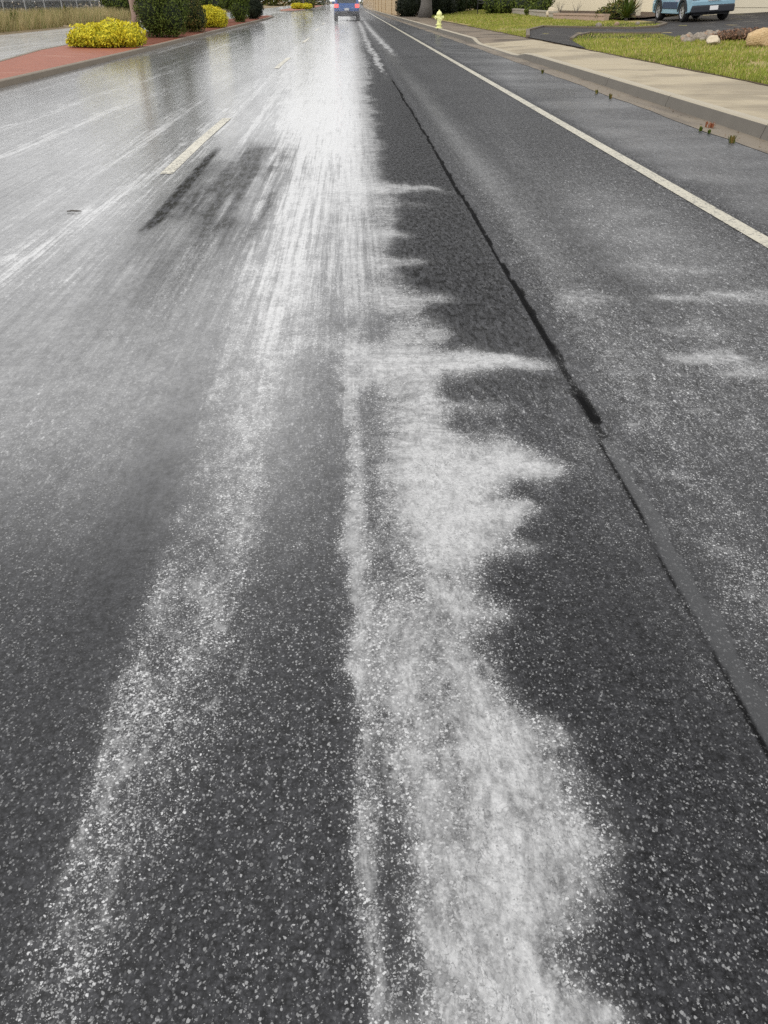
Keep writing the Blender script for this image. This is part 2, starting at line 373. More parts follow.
def road_material():
    g = NT('wet_asphalt'); p = g.pos()
    foam, wet, seal, soft, dry, soap_sheen, track, clump, glint_bead = (g.attr(a) for a in ('foam', 'wet', 'seal', 'sealsoft', 'dry', 'soap_sheen', 'track', 'clump', 'glint_bead'))
    flow = g.mapping(p, (1, .62, 1))
    n1 = g.noise(flow, 9, 8, .62, .6)
    n2 = g.noise(flow, 38, 5, .6, .8)
    n3 = g.noise(p, 150, 3, .6)
    # asphalt stones
    d0, c0 = g.vor(p, 150)
    r0 = g.sep(c0)[0]
    fr = g.noise(p, 7, 11, .82)
    fg = g.noise(p, 46, 7, .85)
    lane = g.noise(g.mapping(p, (1, .022, 1)), 34, 5, .7, .15)
    jit = g.math('ADD', g.math('MULTIPLY', g.math('SUBTRACT', n2, .5), 1.0), g.math('MULTIPLY', g.math('SUBTRACT', fr, .5), 1.0))
    seal = g.step(g.math('ADD', seal, jit), .32, .62)
    soft = g.math('MULTIPLY', g.step(g.math('ADD', soft, g.math('MULTIPLY', jit, 1.3)), .25, .75), .85)
    sg = g.noise(g.mapping(p, (1, .22, 1)), 34, 6, .8)
    sg2 = g.noise(g.mapping(p, (1, .30, 1)), 52, 5, .78)
    sg3 = g.noise(g.mapping(p, (1, .24, 1)), 26, 4, .68)
    pg = g.step(dry, .5, .75)
    sgc = g.math('ADD', g.math('MULTIPLY', g.step(sg3, .44, .58), pg), g.math('MULTIPLY', g.step(sg2, .40, .60), g.math('SUBTRACT', 1.0, pg)))
    fgc = g.step(fg, .42, .58)
    gate = g.step(dry, .03, .22)
    patchy = g.step(dry, .72, .92)
    dry = g.step(g.math('ADD', g.math('MULTIPLY', dry, .66), g.math('ADD', g.math('MULTIPLY', g.math('SUBTRACT', sgc, .5), 1.05), g.math('MULTIPLY', g.math('SUBTRACT', fgc, .5), .30))), .24, .74)
    dry = g.math('MULTIPLY', dry, gate)
    stone = g.math('MULTIPLY', g.step(d0, .75, .1), r0)
    grain = g.math('ADD', g.math('MULTIPLY', g.step(fg, .43, .60), .5), g.math('ADD', g.math('MULTIPLY', g.step(fr, .36, .66), .15), g.math('MULTIPLY', g.step(sg, .45, .58), g.math('MULTIPLY_ADD', clump, .5, .1))))
    base = g.mix(g.math('ADD', g.math('MULTIPLY', grain, .75), g.math('MULTIPLY', stone, .45)), (.002, .002, .0024), (.064, .065, .071))
    base = g.mix(dry, base, g.mix(n2, (.002, .002, .0018), g.mix(patchy, (.020, .020, .021), (.015, .0145, .008))))
    base = g.mix(seal, base, (.007, .007, .0075))
    base = g.mix(soft, base, g.mix(n2, (.036, .037, .039), (.060, .061, .064)))
    # froth bubbles sitting on the stones
    warp = g.n('ShaderNodeVectorMath', operation='ADD'); g.put(warp.inputs[0], p)
    nz = g.n('ShaderNodeTexNoise'); g.put(nz.inputs['Vector'], p); nz.inputs['Scale'].default_value = 170; nz.inputs['Detail'].default_value = 2
    sc_ = g.n('ShaderNodeVectorMath', operation='MULTIPLY_ADD'); g.put(sc_.inputs[0], nz.outputs['Color'])
    sc_.inputs[1].default_value = (.008, .008, 0); sc_.inputs[2].default_value = (-.004, -.004, 0)
    g.put(warp.inputs[1], sc_.outputs[0])
    pw = warp.outputs[0]
    d1, c1 = g.vor(pw, 200); cc = g.sep(c1); r1, b1 = cc[0], cc[1]
    d2, c2 = g.vor(pw, 360); r2 = g.sep(c2)[0]
    cov = g.math('ADD', g.math('MULTIPLY', foam, 1.45), g.math('MULTIPLY', g.math('SUBTRACT', n1, .5), .85))
    cov = g.math('ADD', cov, g.math('MULTIPLY', g.math('SUBTRACT', n2, .5), .55))
    cov = g.math('ADD', cov, g.math('MULTIPLY', g.math('SUBTRACT', fr, .5), .5))
    cov = g.math('ADD', cov, g.math('MULTIPLY', g.math('MULTIPLY', g.math('SUBTRACT', lane, .5), 3.0), track))
    def spots(d, r, k):
        rad = g.math('MULTIPLY', g.math('MAXIMUM', g.math('SUBTRACT', g.math('ADD', r, cov), 1.0), 0.0), k)
        return g.step(g.math('SUBTRACT', rad, d), -.16, .12)
    s1 = spots(d1, r1, 1.0)
    s2 = spots(d2, r2, .9)
    s1 = g.math('MULTIPLY', s1, g.math('MULTIPLY_ADD', b1, .80, .22), clamp=True)
    calm = g.math('MULTIPLY_ADD', g.step(foam, .55, .85), -.45, 1.0)
    s1 = g.math('MULTIPLY', s1, calm); s2 = g.math('MULTIPLY', s2, calm)
    s1 = g.math('MULTIPLY', s1, g.math('MULTIPLY_ADD', g.step(d1, .17, .06), -.45, 1.0))
    s2 = g.math('MULTIPLY', s2, .55)
    # beads of froth and of sky glint on wet stone tops, painted pale on open asphalt
    d3, c3 = g.vor(g.mapping(pw, (1, .8, 1), rot=(0, 0, .6)), 205); q3 = g.sep(c3)
    s3 = g.math('MULTIPLY', g.step(g.math('SUBTRACT', g.math('MULTIPLY', g.step(q3[0], .40, 1.0), .55), d3), -.10, .10), g.math('MULTIPLY', g.math('MULTIPLY_ADD', q3[1], .46, .05), g.math('MULTIPLY_ADD', g.step(d3, .17, .05), -.5, 1.0)))
    pc = g.mapping(pw, (1, .42, 1))
    d4, c4 = g.vor(pc, 105); q4 = g.sep(c4)
    s4 = g.math('MULTIPLY', g.step(g.math('SUBTRACT', g.math('MULTIPLY', g.step(q4[0], .38, 1.0), .55), d4), -.12, .12), g.math('MULTIPLY_ADD', q4[1], .40, .04))
    s4 = g.math('MULTIPLY', s4, g.math('MULTIPLY', g.math('MULTIPLY', clump, clump), g.step(sg, .40, .62, .1, 1.5)))
    glint_beads = g.math('MULTIPLY', g.math('MULTIPLY', g.math('MAXIMUM', s3, s4), glint_bead), g.step(foam, .0, .12))
    # film of froth where it is thick
    side_a = g.noise(g.mapping(p, (1, .45, 1), rot=(0, 0, -.3)), 15, 7, .66, 1.4)
    side_b = g.noise(g.mapping(p, (.34, 1, 1), rot=(0, 0, .5)), 12, 6, .60, 1.2)
    side = g.math('ADD', g.math('MULTIPLY', side_b, clump), g.math('MULTIPLY', side_a, g.math('SUBTRACT', 1.0, clump)))
    film = g.step(g.math('ADD', g.math('MULTIPLY_ADD', g.math('MULTIPLY', g.math('SUBTRACT', side, .5), g.math('MULTIPLY_ADD', track, -.8, 1.0)), 1.25, g.math('MULTIPLY_ADD', g.math('MULTIPLY', g.math('SUBTRACT', lane, .5), 2.0), track, foam)), g.math('ADD', g.math('MULTIPLY', g.math('SUBTRACT', n1, .5), .5), g.math('MULTIPLY', g.math('SUBTRACT', n2, .5), .25))), .34, .94)
    pin = g.math('MULTIPLY', g.step(d1, .30, .10), g.step(r1, .17, .10))
    film = g.math('MULTIPLY', film, g.math('MULTIPLY_ADD', pin, -.85, 1.0))
    film = g.math('MULTIPLY', film, g.step(fg, .36, .50, .80, 1.0))
    wisp_a = g.noise(g.mapping(p, (1, .5, 1), rot=(0, 0, .3)), 20, 6, .62, 2.2)
    wisp_b = g.noise(g.mapping(p, (.45, 1, 1), rot=(0, 0, .6)), 15, 5, .58, 1.6)
    wisp = g.math('ADD', g.math('MULTIPLY', wisp_b, clump), g.math('MULTIPLY', wisp_a, g.math('SUBTRACT', 1.0, clump)))
    streak = g.noise(g.mapping(p, (1, .35, 1)), 30, 5, .65, 1.5)
    film = g.math('MULTIPLY', film, g.math('MULTIPLY', g.step(streak, .25, .52, .62, 1.0), g.step(wisp, .30, .58, .66, 1.06)), clamp=True)
    hole = g.step(g.math('ADD', g.math('MULTIPLY', fg, .5), g.math('MULTIPLY', n2, .5)), .36, .50)
    film = g.math('MULTIPLY', film, g.math('ADD', g.math('MULTIPLY', g.math('SUBTRACT', 1.0, hole), g.step(foam, .62, .95, -.55, -.12)), 1.0))
    d5, c5 = g.vor(pw, 78); sel = g.step(g.sep(c5)[0], .34, .24)
    eye = g.math('MULTIPLY', sel, g.step(d5, .20, .09))
    ring = g.math('MULTIPLY', sel, g.step(g.math('ABSOLUTE', g.math('SUBTRACT', d5, .29)), .13, .03))
    wr = g.noise(g.mapping(pw, (1, .30, 1), rot=(0, 0, -.2)), 48, 2, .5, 1.2)
    crease = g.math('MULTIPLY', g.step(g.math('ABSOLUTE', g.math('SUBTRACT', wr, .5)), .030, .008), g.step(n1, .47, .60))
    film = g.math('MULTIPLY', film, g.math('MULTIPLY', g.math('MULTIPLY_ADD', eye, -.8, 1.0), g.math('MULTIPLY_ADD', crease, -.6, 1.0)))
    film = g.math('MULTIPLY', film, g.math('MULTIPLY_ADD', ring, .22, .92), clamp=True)
    m = g.math('MAXIMUM', g.math('MAXIMUM', g.math('MAXIMUM', s1, s2), glint_beads), g.math('MULTIPLY', film, .92))
    m = g.math('MULTIPLY', m, g.step(foam, .0, .06))
    thin = g.math('MULTIPLY', g.math('MULTIPLY', soap_sheen, g.math('MULTIPLY_ADD', g.math('SUBTRACT', lane, .5), g.math('MULTIPLY', track, 2.6), 1.0)), g.step(g.math('ADD', n1, g.math('MULTIPLY', g.math('SUBTRACT', n2, .5), .8)), .25, .75, .78, 1.25))
    m = g.math('MAXIMUM', m, g.math('MULTIPLY_ADD', m, .8, thin), clamp=True)
    white = g.mix(g.math('ADD', g.math('MULTIPLY', n2, .6), g.math('MULTIPLY', r1, .4)), (.36, .363, .367), (.68, .683, .687))
    col = g.mix(m, base, white)
    # relief: stones when bare, ripples in the film of water
    hb = g.math('ADD', g.math('ADD', stone, g.math('MULTIPLY', fr, 1.2)), g.math('MULTIPLY', m, .5))
    inv = g.math('SUBTRACT', 1.0, wet)
    nb = g.bump(hb, g.math('MULTIPLY_ADD', inv, .6, .2), .005)
    rip = g.noise(g.mapping(p, (1, 1.5, 1), rot=(0, 0, .35)), 24, 5, .6, .5)
    nc = g.bump(g.math('ADD', rip, g.math('MULTIPLY', n3, .12)), .30, .006)
    rough = g.math('MULTIPLY_ADD', m, .25, .55)
    rough = g.math('MULTIPLY_ADD', soft, -.22, rough)
    cw = g.math('MULTIPLY', wet, g.math('MULTIPLY_ADD', m, -.25, 1.0))
    g.pbr(col, rough, nb, g.math('MULTIPLY', g.math('MULTIPLY_ADD', seal, -.09, .10), g.math('MULTIPLY_ADD', dry, -.85, 1.0)), **{'Coat Weight': cw, 'Coat Roughness': g.math('MULTIPLY_ADD', inv, .25, .03), 'Coat IOR': 1.33, 'Coat Normal': nc})
    return g.m

# ------------------------------------------------------------------ materials
M = {}
M['road'] = road_material()

def paint_mat(name, hi):
    g = NT(name); p = g.pos()
    d, c = g.vor(p, 95); r = g.sep(c)[0]
    n = g.noise(p, 22, 6, .7); n2 = g.noise(p, 2.2, 4, .6)
    w = g.step(g.math('ADD', g.math('MULTIPLY', n, .8), g.math('ADD', g.math('MULTIPLY', r, .28), g.math('MULTIPLY', n2, .35))), .50, .72)
    col = g.mix(w, (.075, .073, .066), hi)
    g.pbr(col, .45, g.bump(d, .3, .003), .4)
    return g.m
M['paint'] = paint_mat('worn_edge_paint', (.47, .44, .35))
M['dash'] = paint_mat('lane_dash_paint', (.58, .55, .46))

def concrete(name, lo, hi, streak=(1, 1, 1), wetlo=None, rough=.8):
    g = NT(name); p = g.pos()
    n = g.noise(p, 3, 6, .65); f = g.noise(p, 60, 4, .6)
    c = g.mix(g.math('ADD', g.math('MULTIPLY', n, .65), g.math('MULTIPLY', f, .35)), lo, hi)
    if wetlo:
        s = g.noise(g.mapping(p, streak), 1.0, 4, .55, .4)
        c = g.mix(g.step(s, .46, .62), c, wetlo)
    g.pbr(c, rough, g.bump(f, .25, .004), .35)
    return g.m
M['pavement'] = concrete('pavement_concrete', (.295, .245, .16), (.44, .37, .25), (.5, .6, 1), (.25, .205, .135), .65)
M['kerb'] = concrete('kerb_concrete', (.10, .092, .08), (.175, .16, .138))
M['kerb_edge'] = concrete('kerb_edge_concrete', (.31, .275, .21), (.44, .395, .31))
M['edging'] = concrete('driveway_edging', (.09, .07, .05), (.19, .155, .115))
M['pavement_brown'] = concrete('shaded_wet_pavement', (.13, .10, .07), (.25, .20, .145), (.6, 1.2, 1), (.085, .065, .045))  # tree shade and wet both put into this darker brown
M['gutter'] = concrete('gutter_concrete', (.13, .108, .083), (.25, .21, .16), (1.5, .4, 1), (.12, .10, .08))
M['median_kerb'] = concrete('median_kerb_concrete', (.15, .125, .095), (.25, .21, .165))
M['planter'] = concrete('planter_concrete', (.30, .265, .22), (.46, .42, .36))
M['planter_pink'] = concrete('planter_concrete_pinkish', (.36, .26, .20), (.48, .36, .28))

def brick_mat():
    g = NT('red_brick_paving'); p = g.pos()
    b = g.n('ShaderNodeTexBrick'); g.put(b.inputs['Vector'], p)
    b.inputs['Scale'].default_value = 1.0; b.inputs['Brick Width'].default_value = .22; b.inputs['Row Height'].default_value = .11
    b.inputs['Mortar Size'].default_value = .006
    b.inputs['Color1'].default_value = (.24, .062, .027, 1); b.inputs['Color2'].default_value = (.32, .09, .038, 1); b.inputs['Mortar'].default_value = (.22, .105, .06, 1)
    n = g.noise(p, 2.5, 5, .6)
    s = g.noise(g.mapping(p, (.5, 3, 1)), 1.0, 3, .5)
    c = g.mix(g.math('MULTIPLY', n, .5), b.outputs[0], (.24, .062, .03))
    c = g.mix(g.step(s, .60, .72, 0, .30), c, (.55, .36, .26))
    g.pbr(c, .6, g.bump(b.outputs['Fac'], -.3, .004), .4)
    return g.m
M['brick'] = brick_mat()

def soil_mat(name, lo, hi):
    g = NT(name); p = g.pos()
    n = g.noise(p, 5, 6, .7); d, c = g.vor(p, 24)
    g.pbr(g.mix(g.math('ADD', g.math('MULTIPLY', n, .6), g.math('MULTIPLY', g.sep(c)[0], .4)), lo, hi), .9, g.bump(d, .7, .02), .2)
    return g.m
M['soil'] = soil_mat('dark_soil', (.045, .03, .02), (.15, .105, .075))
M['mulch'] = soil_mat('red_mulch', (.07, .022, .012), (.24, .085, .05))
M['earth'] = soil_mat('dry_earth', (.16, .12, .075), (.32, .25, .15))

def lawn_mat():
    g = NT('lawn_ground'); p = g.pos()
    n = g.noise(p, .55, 5, .65); n2 = g.noise(p, 9, 5, .7)
    c = g.mix(g.step(g.math('ADD', g.math('MULTIPLY', n, .75), g.math('MULTIPLY', n2, .25)), .40, .60), (.17, .18, .04), (.40, .30, .15))
    g.pbr(c, .9, g.bump(n2, .8, .04), .15)
    return g.m
M['lawn'] = lawn_mat()
M['drive'] = (lambda: None)()
def drive_mat():
    g = NT('driveway_asphalt'); p = g.pos()
    n = g.noise(p, 1.2, 5, .6); d, c = g.vor(p, 90)
    col = g.mix(g.math('ADD', g.math('MULTIPLY', n, .5), g.math('MULTIPLY', g.sep(c)[0], .4)), (.018, .0165, .016), (.065, .06, .057))
    g.pbr(col, .75, g.bump(d, .3, .003), .15, **{'Coat Weight': g.step(n, .55, .70, 0, .4), 'Coat Roughness': .2, 'Coat IOR': 1.33})
    return g.m
M['drive'] = drive_mat()

M['leaf_yellow'] = foliage_mat('yellow_leaves', (.40, .37, .02), (.84, .72, .05), clump=1.6)
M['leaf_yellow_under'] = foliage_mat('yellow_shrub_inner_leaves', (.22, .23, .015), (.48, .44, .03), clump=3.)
M['leaf_dark'] = foliage_mat('dark_leaves', (.03, .05, .008), (.13, .165, .03), clump=2.)
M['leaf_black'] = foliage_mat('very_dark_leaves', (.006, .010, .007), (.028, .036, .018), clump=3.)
M['leaf_mid'] = foliage_mat('mid_green_leaves', (.025, .05, .008), (.13, .17, .025), clump=2.)
M['leaf_olive'] = foliage_mat('olive_leaves', (.03, .045, .01), (.17, .18, .04), (.22, .15, .05), clump=3.)
M['leaf_tree'] = foliage_mat('tree_leaves', (.012, .024, .008), (.06, .085, .022), clump=.6)
M['leaf_far'] = foliage_mat('grey_green_leaves', (.022, .028, .026), (.075, .085, .075), clump=.8)
M['leaf_straw'] = foliage_mat('straw_leaves', (.22, .17, .075), (.48, .40, .21), clump=2)
M['leaf_red'] = foliage_mat('red_weed_leaves', (.28, .10, .05), (.46, .20, .11), clump=8)
M['hedge'] = foliage_mat('hedge_leaves', (.006, .014, .004), (.03, .05, .011), clump=1.5)
M['grass'] = foliage_mat('lawn_blades', (.14, .20, .028), (.42, .42, .085), (.52, .40, .20), clump=.7)
M['dry_grass'] = foliage_mat('dry_grass_blades', (.24, .20, .08), (.62, .50, .27), (.13, .18, .04), clump=.45)
def bark(name, lo, hi):
    g = NT(name); p = g.pos()
    n = g.noise(g.mapping(p, (6, 6, 1.0)), 3, 6, .7, 1)
    g.pbr(g.mix(n, lo, hi), .85, g.bump(n, .8, .03), .2)
    return g.m
M['bark_pale'] = bark('pale_pinkish_bark', (.16, .10, .075), (.50, .37, .30))
M['bark_grey'] = bark('grey_bark', (.06, .055, .05), (.22, .205, .19))
M['cream'] = simple('cream_render_wall', (.80, .71, .52), .8, .05, 1.5, .15)
M['cream_trim'] = simple('cream_trim', (.70, .63, .48), .6, .05)
M['garage'] = simple('beige_garage_door', (.72, .65, .50), .5, .05, 1.)
M['roof'] = simple('brown_roof_tiles', (.20, .12, .08), .8, .3, 4, .4)
M['glass'] = simple('window_glass', (.02, .025, .03), .05, .1, 1., 0, .8)
def block_mat():
    g = NT('tan_block_wall'); p = g.pos()
    b = g.n('ShaderNodeTexBrick'); g.put(b.inputs['Vector'], g.mapping(p, rot=(0, R(90), R(90))))
    b.inputs['Scale'].default_value = 1; b.inputs['Brick Width'].default_value = .4; b.inputs['Row Height'].default_value = .2; b.inputs['Mortar Size'].default_value = .01
    b.inputs['Color1'].default_value = (.50, .375, .22, 1); b.inputs['Color2'].default_value = (.58, .45, .28, 1); b.inputs['Mortar'].default_value = (.36, .27, .17, 1)
    g.pbr(g.mix(g.math('MULTIPLY', g.noise(p, 1.5, 5, .6), .5), b.outputs[0], (.42, .30, .18)), .85, None, .3)
    return g.m
M['block'] = block_mat()
M['hyd'] = simple('pale_yellow_hydrant_paint', (.86, .88, .42), .4, .1, 8)
M['black_metal'] = simple('black_metal', (.02, .02, .02), .45, .2)
M['grey_metal'] = simple('galvanised_metal', (.38, .39, .40), .45, .15, 3)
M['tyre'] = simple('tyre_rubber', (.013, .013, .014), .8, .2)
M['rim'] = simple('alloy_rim', (.55, .55, .56), .3, .1, 5, 0, .5, Metallic=.7)
M['trimplastic'] = simple('dark_plastic', (.02, .023, .03), .55, .15)
M['navy'] = simple('navy_plastic', (.022, .045, .10), .45, .1)
M['blue'] = simple('deep_blue_car_paint', (.012, .075, .26), .35, .06, 2, 0, .5, **{'Coat Weight': .6})
M['lightblue'] = simple('pale_blue_car_paint', (.27, .45, .56), .35, .05, 2, 0, .5, **{'Coat Weight': .6})
M['plate'] = simple('white_number_plate', (.80, .80, .80), .4, .03)
M['chrome'] = simple('chrome_badge', (.6, .6, .62), .25, .05, 5, 0, .5, Metallic=.9)
def lamp_mat(name, col, e):
    g = NT(name)
    g.pbr((col[0]*.6, col[1]*.6, col[2]*.6), .25, None, .5, **{'Emission Color': (*col, 1), 'Emission Strength': e})
    return g.m
M['brakelamp'] = lamp_mat('lit_tail_lamp', (1., .10, .09), 1.6)
M['taillens'] = simple('red_lens', (.35, .02, .02), .2, .1)
M['lens'] = simple('clear_lens', (.6, .62, .65), .1, .05)
M['rock_tan'] = soil_mat('tan_boulder', (.42, .27, .13), (.66, .50, .30))
M['rock_pale'] = soil_mat('pale_boulder', (.46, .38, .27), (.66, .58, .44))
M['cobble'] = soil_mat('cobble_stone', (.10, .08, .06), (.42, .37, .31))
M['cobble_red'] = soil_mat('reddish_stone', (.22, .14, .09), (.46, .33, .24))

# ------------------------------------------------------------------ ground, roads, kerbs
def xk(Y):                      # the right kerb drifts inwards with distance
    return 4.40-.012*max(0, Y-20)
def zlot(X, Y=30):              # garden ground rises away from the pavement
    return .15+.05*max(0, X-6.4)

ground = mesh_obj('ground', [(-500, -120, -.06), (500, -120, -.06), (500, 900, -.06), (-500, 900, -.06)], [(0, 1, 2, 3)], M['earth'])
tag(ground, kind='structure')

def geo(a, b, r):
    out = [a]
    while out[-1] < b: out.append(out[-1]+max(.008, out[-1]*r))
    return out
ys = np.array(sorted([-40, -20, -8, -3, -1, 0, .2]+geo(.36, 330, .0095)))
xs = np.concatenate([np.arange(-6.6, -1.9, .05), np.arange(-1.9, 1.5, .016), np.arange(1.5, 4.45, .03)])
road = road_grid('road', xs, ys, 0, M['road']); tag(road, kind='structure')
ys2 = np.array(sorted([-40, -20, -8, 0]+geo(4, 330, .03)))
opp = road_grid('opposite_road', np.arange(-15.1, -6.55, .10), ys2, -.004, M['road']); tag(opp, kind='structure')

def strip(mb, line, z):         # a flat ribbon from (Y, x0, x1)
    v = []; f = []
    for (y, a, b) in line: v += [(a, y, z), (b, y, z)]
    for i in range(len(line)-1): f.append((2*i, 2*i+1, 2*i+3, 2*i+2))
    mb.add(v, f)
mb = MB(); strip(mb, [(y, 2.50-.0012*max(0, y-10), 2.62-.0012*max(0, y-10)) for y in range(-20, 140, 4)], .004)
tag(mb.build('edge_line_marking', M['paint']), kind='structure')
for i in range(9):
    y0 = 7.2+12.3*i-12.3
    mb = MB(); strip(mb, [(y0, -1.655, -1.545), (y0+1.85, -1.65, -1.54), (y0+3.75, -1.62, -1.51)], .004)
    tag(mb.build('lane_dash_marking', M['dash']), kind='structure')

def kerb_h(Y):                  # dropped kerb across the driveway mouth
    d = max(0., min(1., (Y-22.3)/1.2))*max(0., min(1., (31.5-Y)/1.2))
    return .15-.115*d
KY = [-20, -8, -2]+[1.5*i for i in range(1, 80)]
# right kerb profile: gutter pan, battered face, top arris with its highlight put into paler concrete
gm = MB(); strip(gm, [(y, xk(y)-.36+.02*math.sin(y*1.7)+.012*math.sin(y*5.1), xk(y)+.02) for y in [j*.5-10 for j in range(260)]], .004)
tag(gm.build('gutter', M['gutter']), kind='structure')
def kerb_profile(parts):
    for nm, mat, fn in parts:
        m_ = MB()
        seg = 0
        for a in range(-3, 40):
            y0, y1 = a*3., a*3.+2.985
            yy = [y0+(y1-y0)*k/4 for k in range(5)]
            v, f = [], []
            for y in yy: v += fn(y)
            k = len(fn(0))
            for i in range(4):
                for j in range(k):
                    f.append((i*k+j, i*k+(j+1) % k, (i+1)*k+(j+1) % k, (i+1)*k+j))
            f.append(tuple(range(k))[::-1]); f.append(tuple(range(4*k, 5*k)))
            m_.add(v, f)
        tag(m_.build(nm, mat), kind='structure')
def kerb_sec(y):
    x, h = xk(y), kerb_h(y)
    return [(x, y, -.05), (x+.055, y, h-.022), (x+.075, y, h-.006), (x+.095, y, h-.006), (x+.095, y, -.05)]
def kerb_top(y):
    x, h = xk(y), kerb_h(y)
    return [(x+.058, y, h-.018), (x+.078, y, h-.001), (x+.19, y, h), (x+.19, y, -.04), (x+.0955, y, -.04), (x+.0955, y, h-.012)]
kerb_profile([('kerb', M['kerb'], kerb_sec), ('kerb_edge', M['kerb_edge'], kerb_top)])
# pavement in slabs of about 1.5 m with fine joints
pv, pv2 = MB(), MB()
def pav_out(y): return 6.46-.014*max(0, min(y, 60)-13)
for a in range(-8, 52):
    y0, y1 = a*1.5, a*1.5+1.488
    if y1 > 76: break
    v = []
    for y in (y0, y1):
        v += [(xk(y)+.192, y, kerb_h(y)-.002), (pav_out(y), y, .15)]
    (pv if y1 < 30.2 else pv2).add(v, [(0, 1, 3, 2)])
tag(pv.build('pavement', M['pavement']), kind='structure')
tag(pv2.build('shaded_wet_pavement', M['pavement_brown']), kind='structure')
pj = MB(); strip(pj, [(y, xk(y)+.1, pav_out(y)+.4) for y in KY if y < 118], .02)
tag(pj.build('soil_bed_under_pavement', M['soil']), kind='structure')

le = MB(); strip(le, [(y*.5, pav_out(y*.5)-.035+.02*math.sin(y*2.3)+.02*math.sin(y*.9), pav_out(y*.5)+.16) for y in range(10, 122)], .158)
tag(le.build('lawn_edge', M['soil']), kind='structure')

# sloping lots right of the pavement
def sheet(name, x0f, x1, y0, y1, dx, dy, zf, mat):
    nx = int((x1-8)/dx)+2; ny = int((y1-y0)/dy)+1
    V, Fc = [], []
    for j in range(ny):
        y = y0+(y1-y0)*j/(ny-1)
        for i in range(nx):
            x = x0f(y)+(x1-x0f(y))*i/(nx-1)
            V.append((x, y, zf(x, y)))
    for j in range(ny-1):
        for i in range(nx-1):
            a = j*nx+i; Fc.append((a, a+1, a+nx+1, a+nx))
    return tag(mesh_obj(name, V, Fc, mat, smooth=True), kind='structure')
def zlawn(x, y):
    e = min(1, max(0, (x-pav_out(y))/.25))
    return zlot(x)-.012+.035*e*(1-.0)+.02*math.sin(x*1.3+y*.9)*e*.4
sheet('lawn', lambda y: pav_out(y)+.01, 60, -20, 62, 1.0, 1.0, zlawn, M['lawn'])
sheet('far_lawn', lambda y: 6.9+(y-62)*.06, 60, 62, 130, 1.5, 2.0, zlawn, M['lawn'])
sheet('soil_bank', lambda y: xk(y)+.6 if y < 76 else xk(y)+.25, 12, 44, 130, .6, 2.0, lambda x, y: .142+.0*x+.045*max(0, x-5.6)-.02, M['soil'])

# driveway: polygon laid 2 cm proud of the lot
def poly_fill(name, pts, zf, mat, lift, kind='structure'):
    bm = bmesh.new()
    vs = [bm.verts.new((x, y, 0)) for x, y in pts]
    bm.faces.new(vs)
    bmesh.ops.triangulate(bm, faces=bm.faces)
    for _ in range(4):
        bmesh.ops.subdivide_edges(bm, edges=[e for e in bm.edges if e.calc_length() > .8], cuts=1)
        bmesh.ops.triangulate(bm, faces=[f for f in bm.faces if len(f.verts) > 4])
    for v in bm.verts: v.co.z = zf(v.co.x, v.co.y)+lift
    me = bpy.data.meshes.new(name); bm.to_mesh(me); bm.free(); me.materials.append(mat)
    return tag(link(bpy.data.objects.new(name, me)), kind=kind)
DRIVE = [(6.22, 31.2), (6.30, 23.6), (6.9, 27.6), (7.5, 29.6), (8.3, 30.9), (9.0, 29.2), (9.75, 27.9), (9.5, 26.2), (11.2, 26.6), (12.4, 26.5), (15.2, 27.8), (24, 30), (24, 42.2), (13.0, 42.2), (12.7, 37), (12.3, 34.9), (11.2, 32.6), (10.4, 32.6), (9.4, 35.2), (8.4, 39.0), (7.2, 36.2)]
poly_fill('driveway', DRIVE, lambda x, y: zlot(x), M['drive'], .03)
dk = MB()
def ribbon_kerb(m_, pts, w, h, zf):
    for (a, b) in zip(pts[:-1], pts[1:]):
        d = Vector((b[0]-a[0], b[1]-a[1])).normalized(); nrm = Vector((-d.y, d.x))*w/2
        v = []
        for p in (a, b):
            for s, hh in ((-1, -.1), (1, -.1), (1, h), (-1, h)):
                x, y = p[0]+nrm.x*s, p[1]+nrm.y*s
                v.append((x, y, zf(p[0], p[1])+hh))
        m_.add(v, [(0, 1, 2, 3), (7, 6, 5, 4), (0, 4, 5, 1), (1, 5, 6, 2), (2, 6, 7, 3), (3, 7, 4, 0)])
ribbon_kerb(dk, [(6.22, 31.2), (7.2, 36.2), (8.4, 39.0), (9.4, 35.2), (10.4, 32.6), (11.2, 32.7), (12.2, 34.6), (12.55, 36.4)], .14, .09, lambda x, y: zlot(x))
tag(dk.build('driveway_kerb', M['edging'], bevel=.01), kind='structure')
dk = MB(); ribbon_kerb(dk, [(6.95, 27.9), (7.5, 29.6), (8.3, 30.9), (9.0, 29.3), (9.75, 28.0)], .12, .10, lambda x, y: zlot(x))
tag(dk.build('driveway_kerb', M['edging'], bevel=.01), kind='structure')

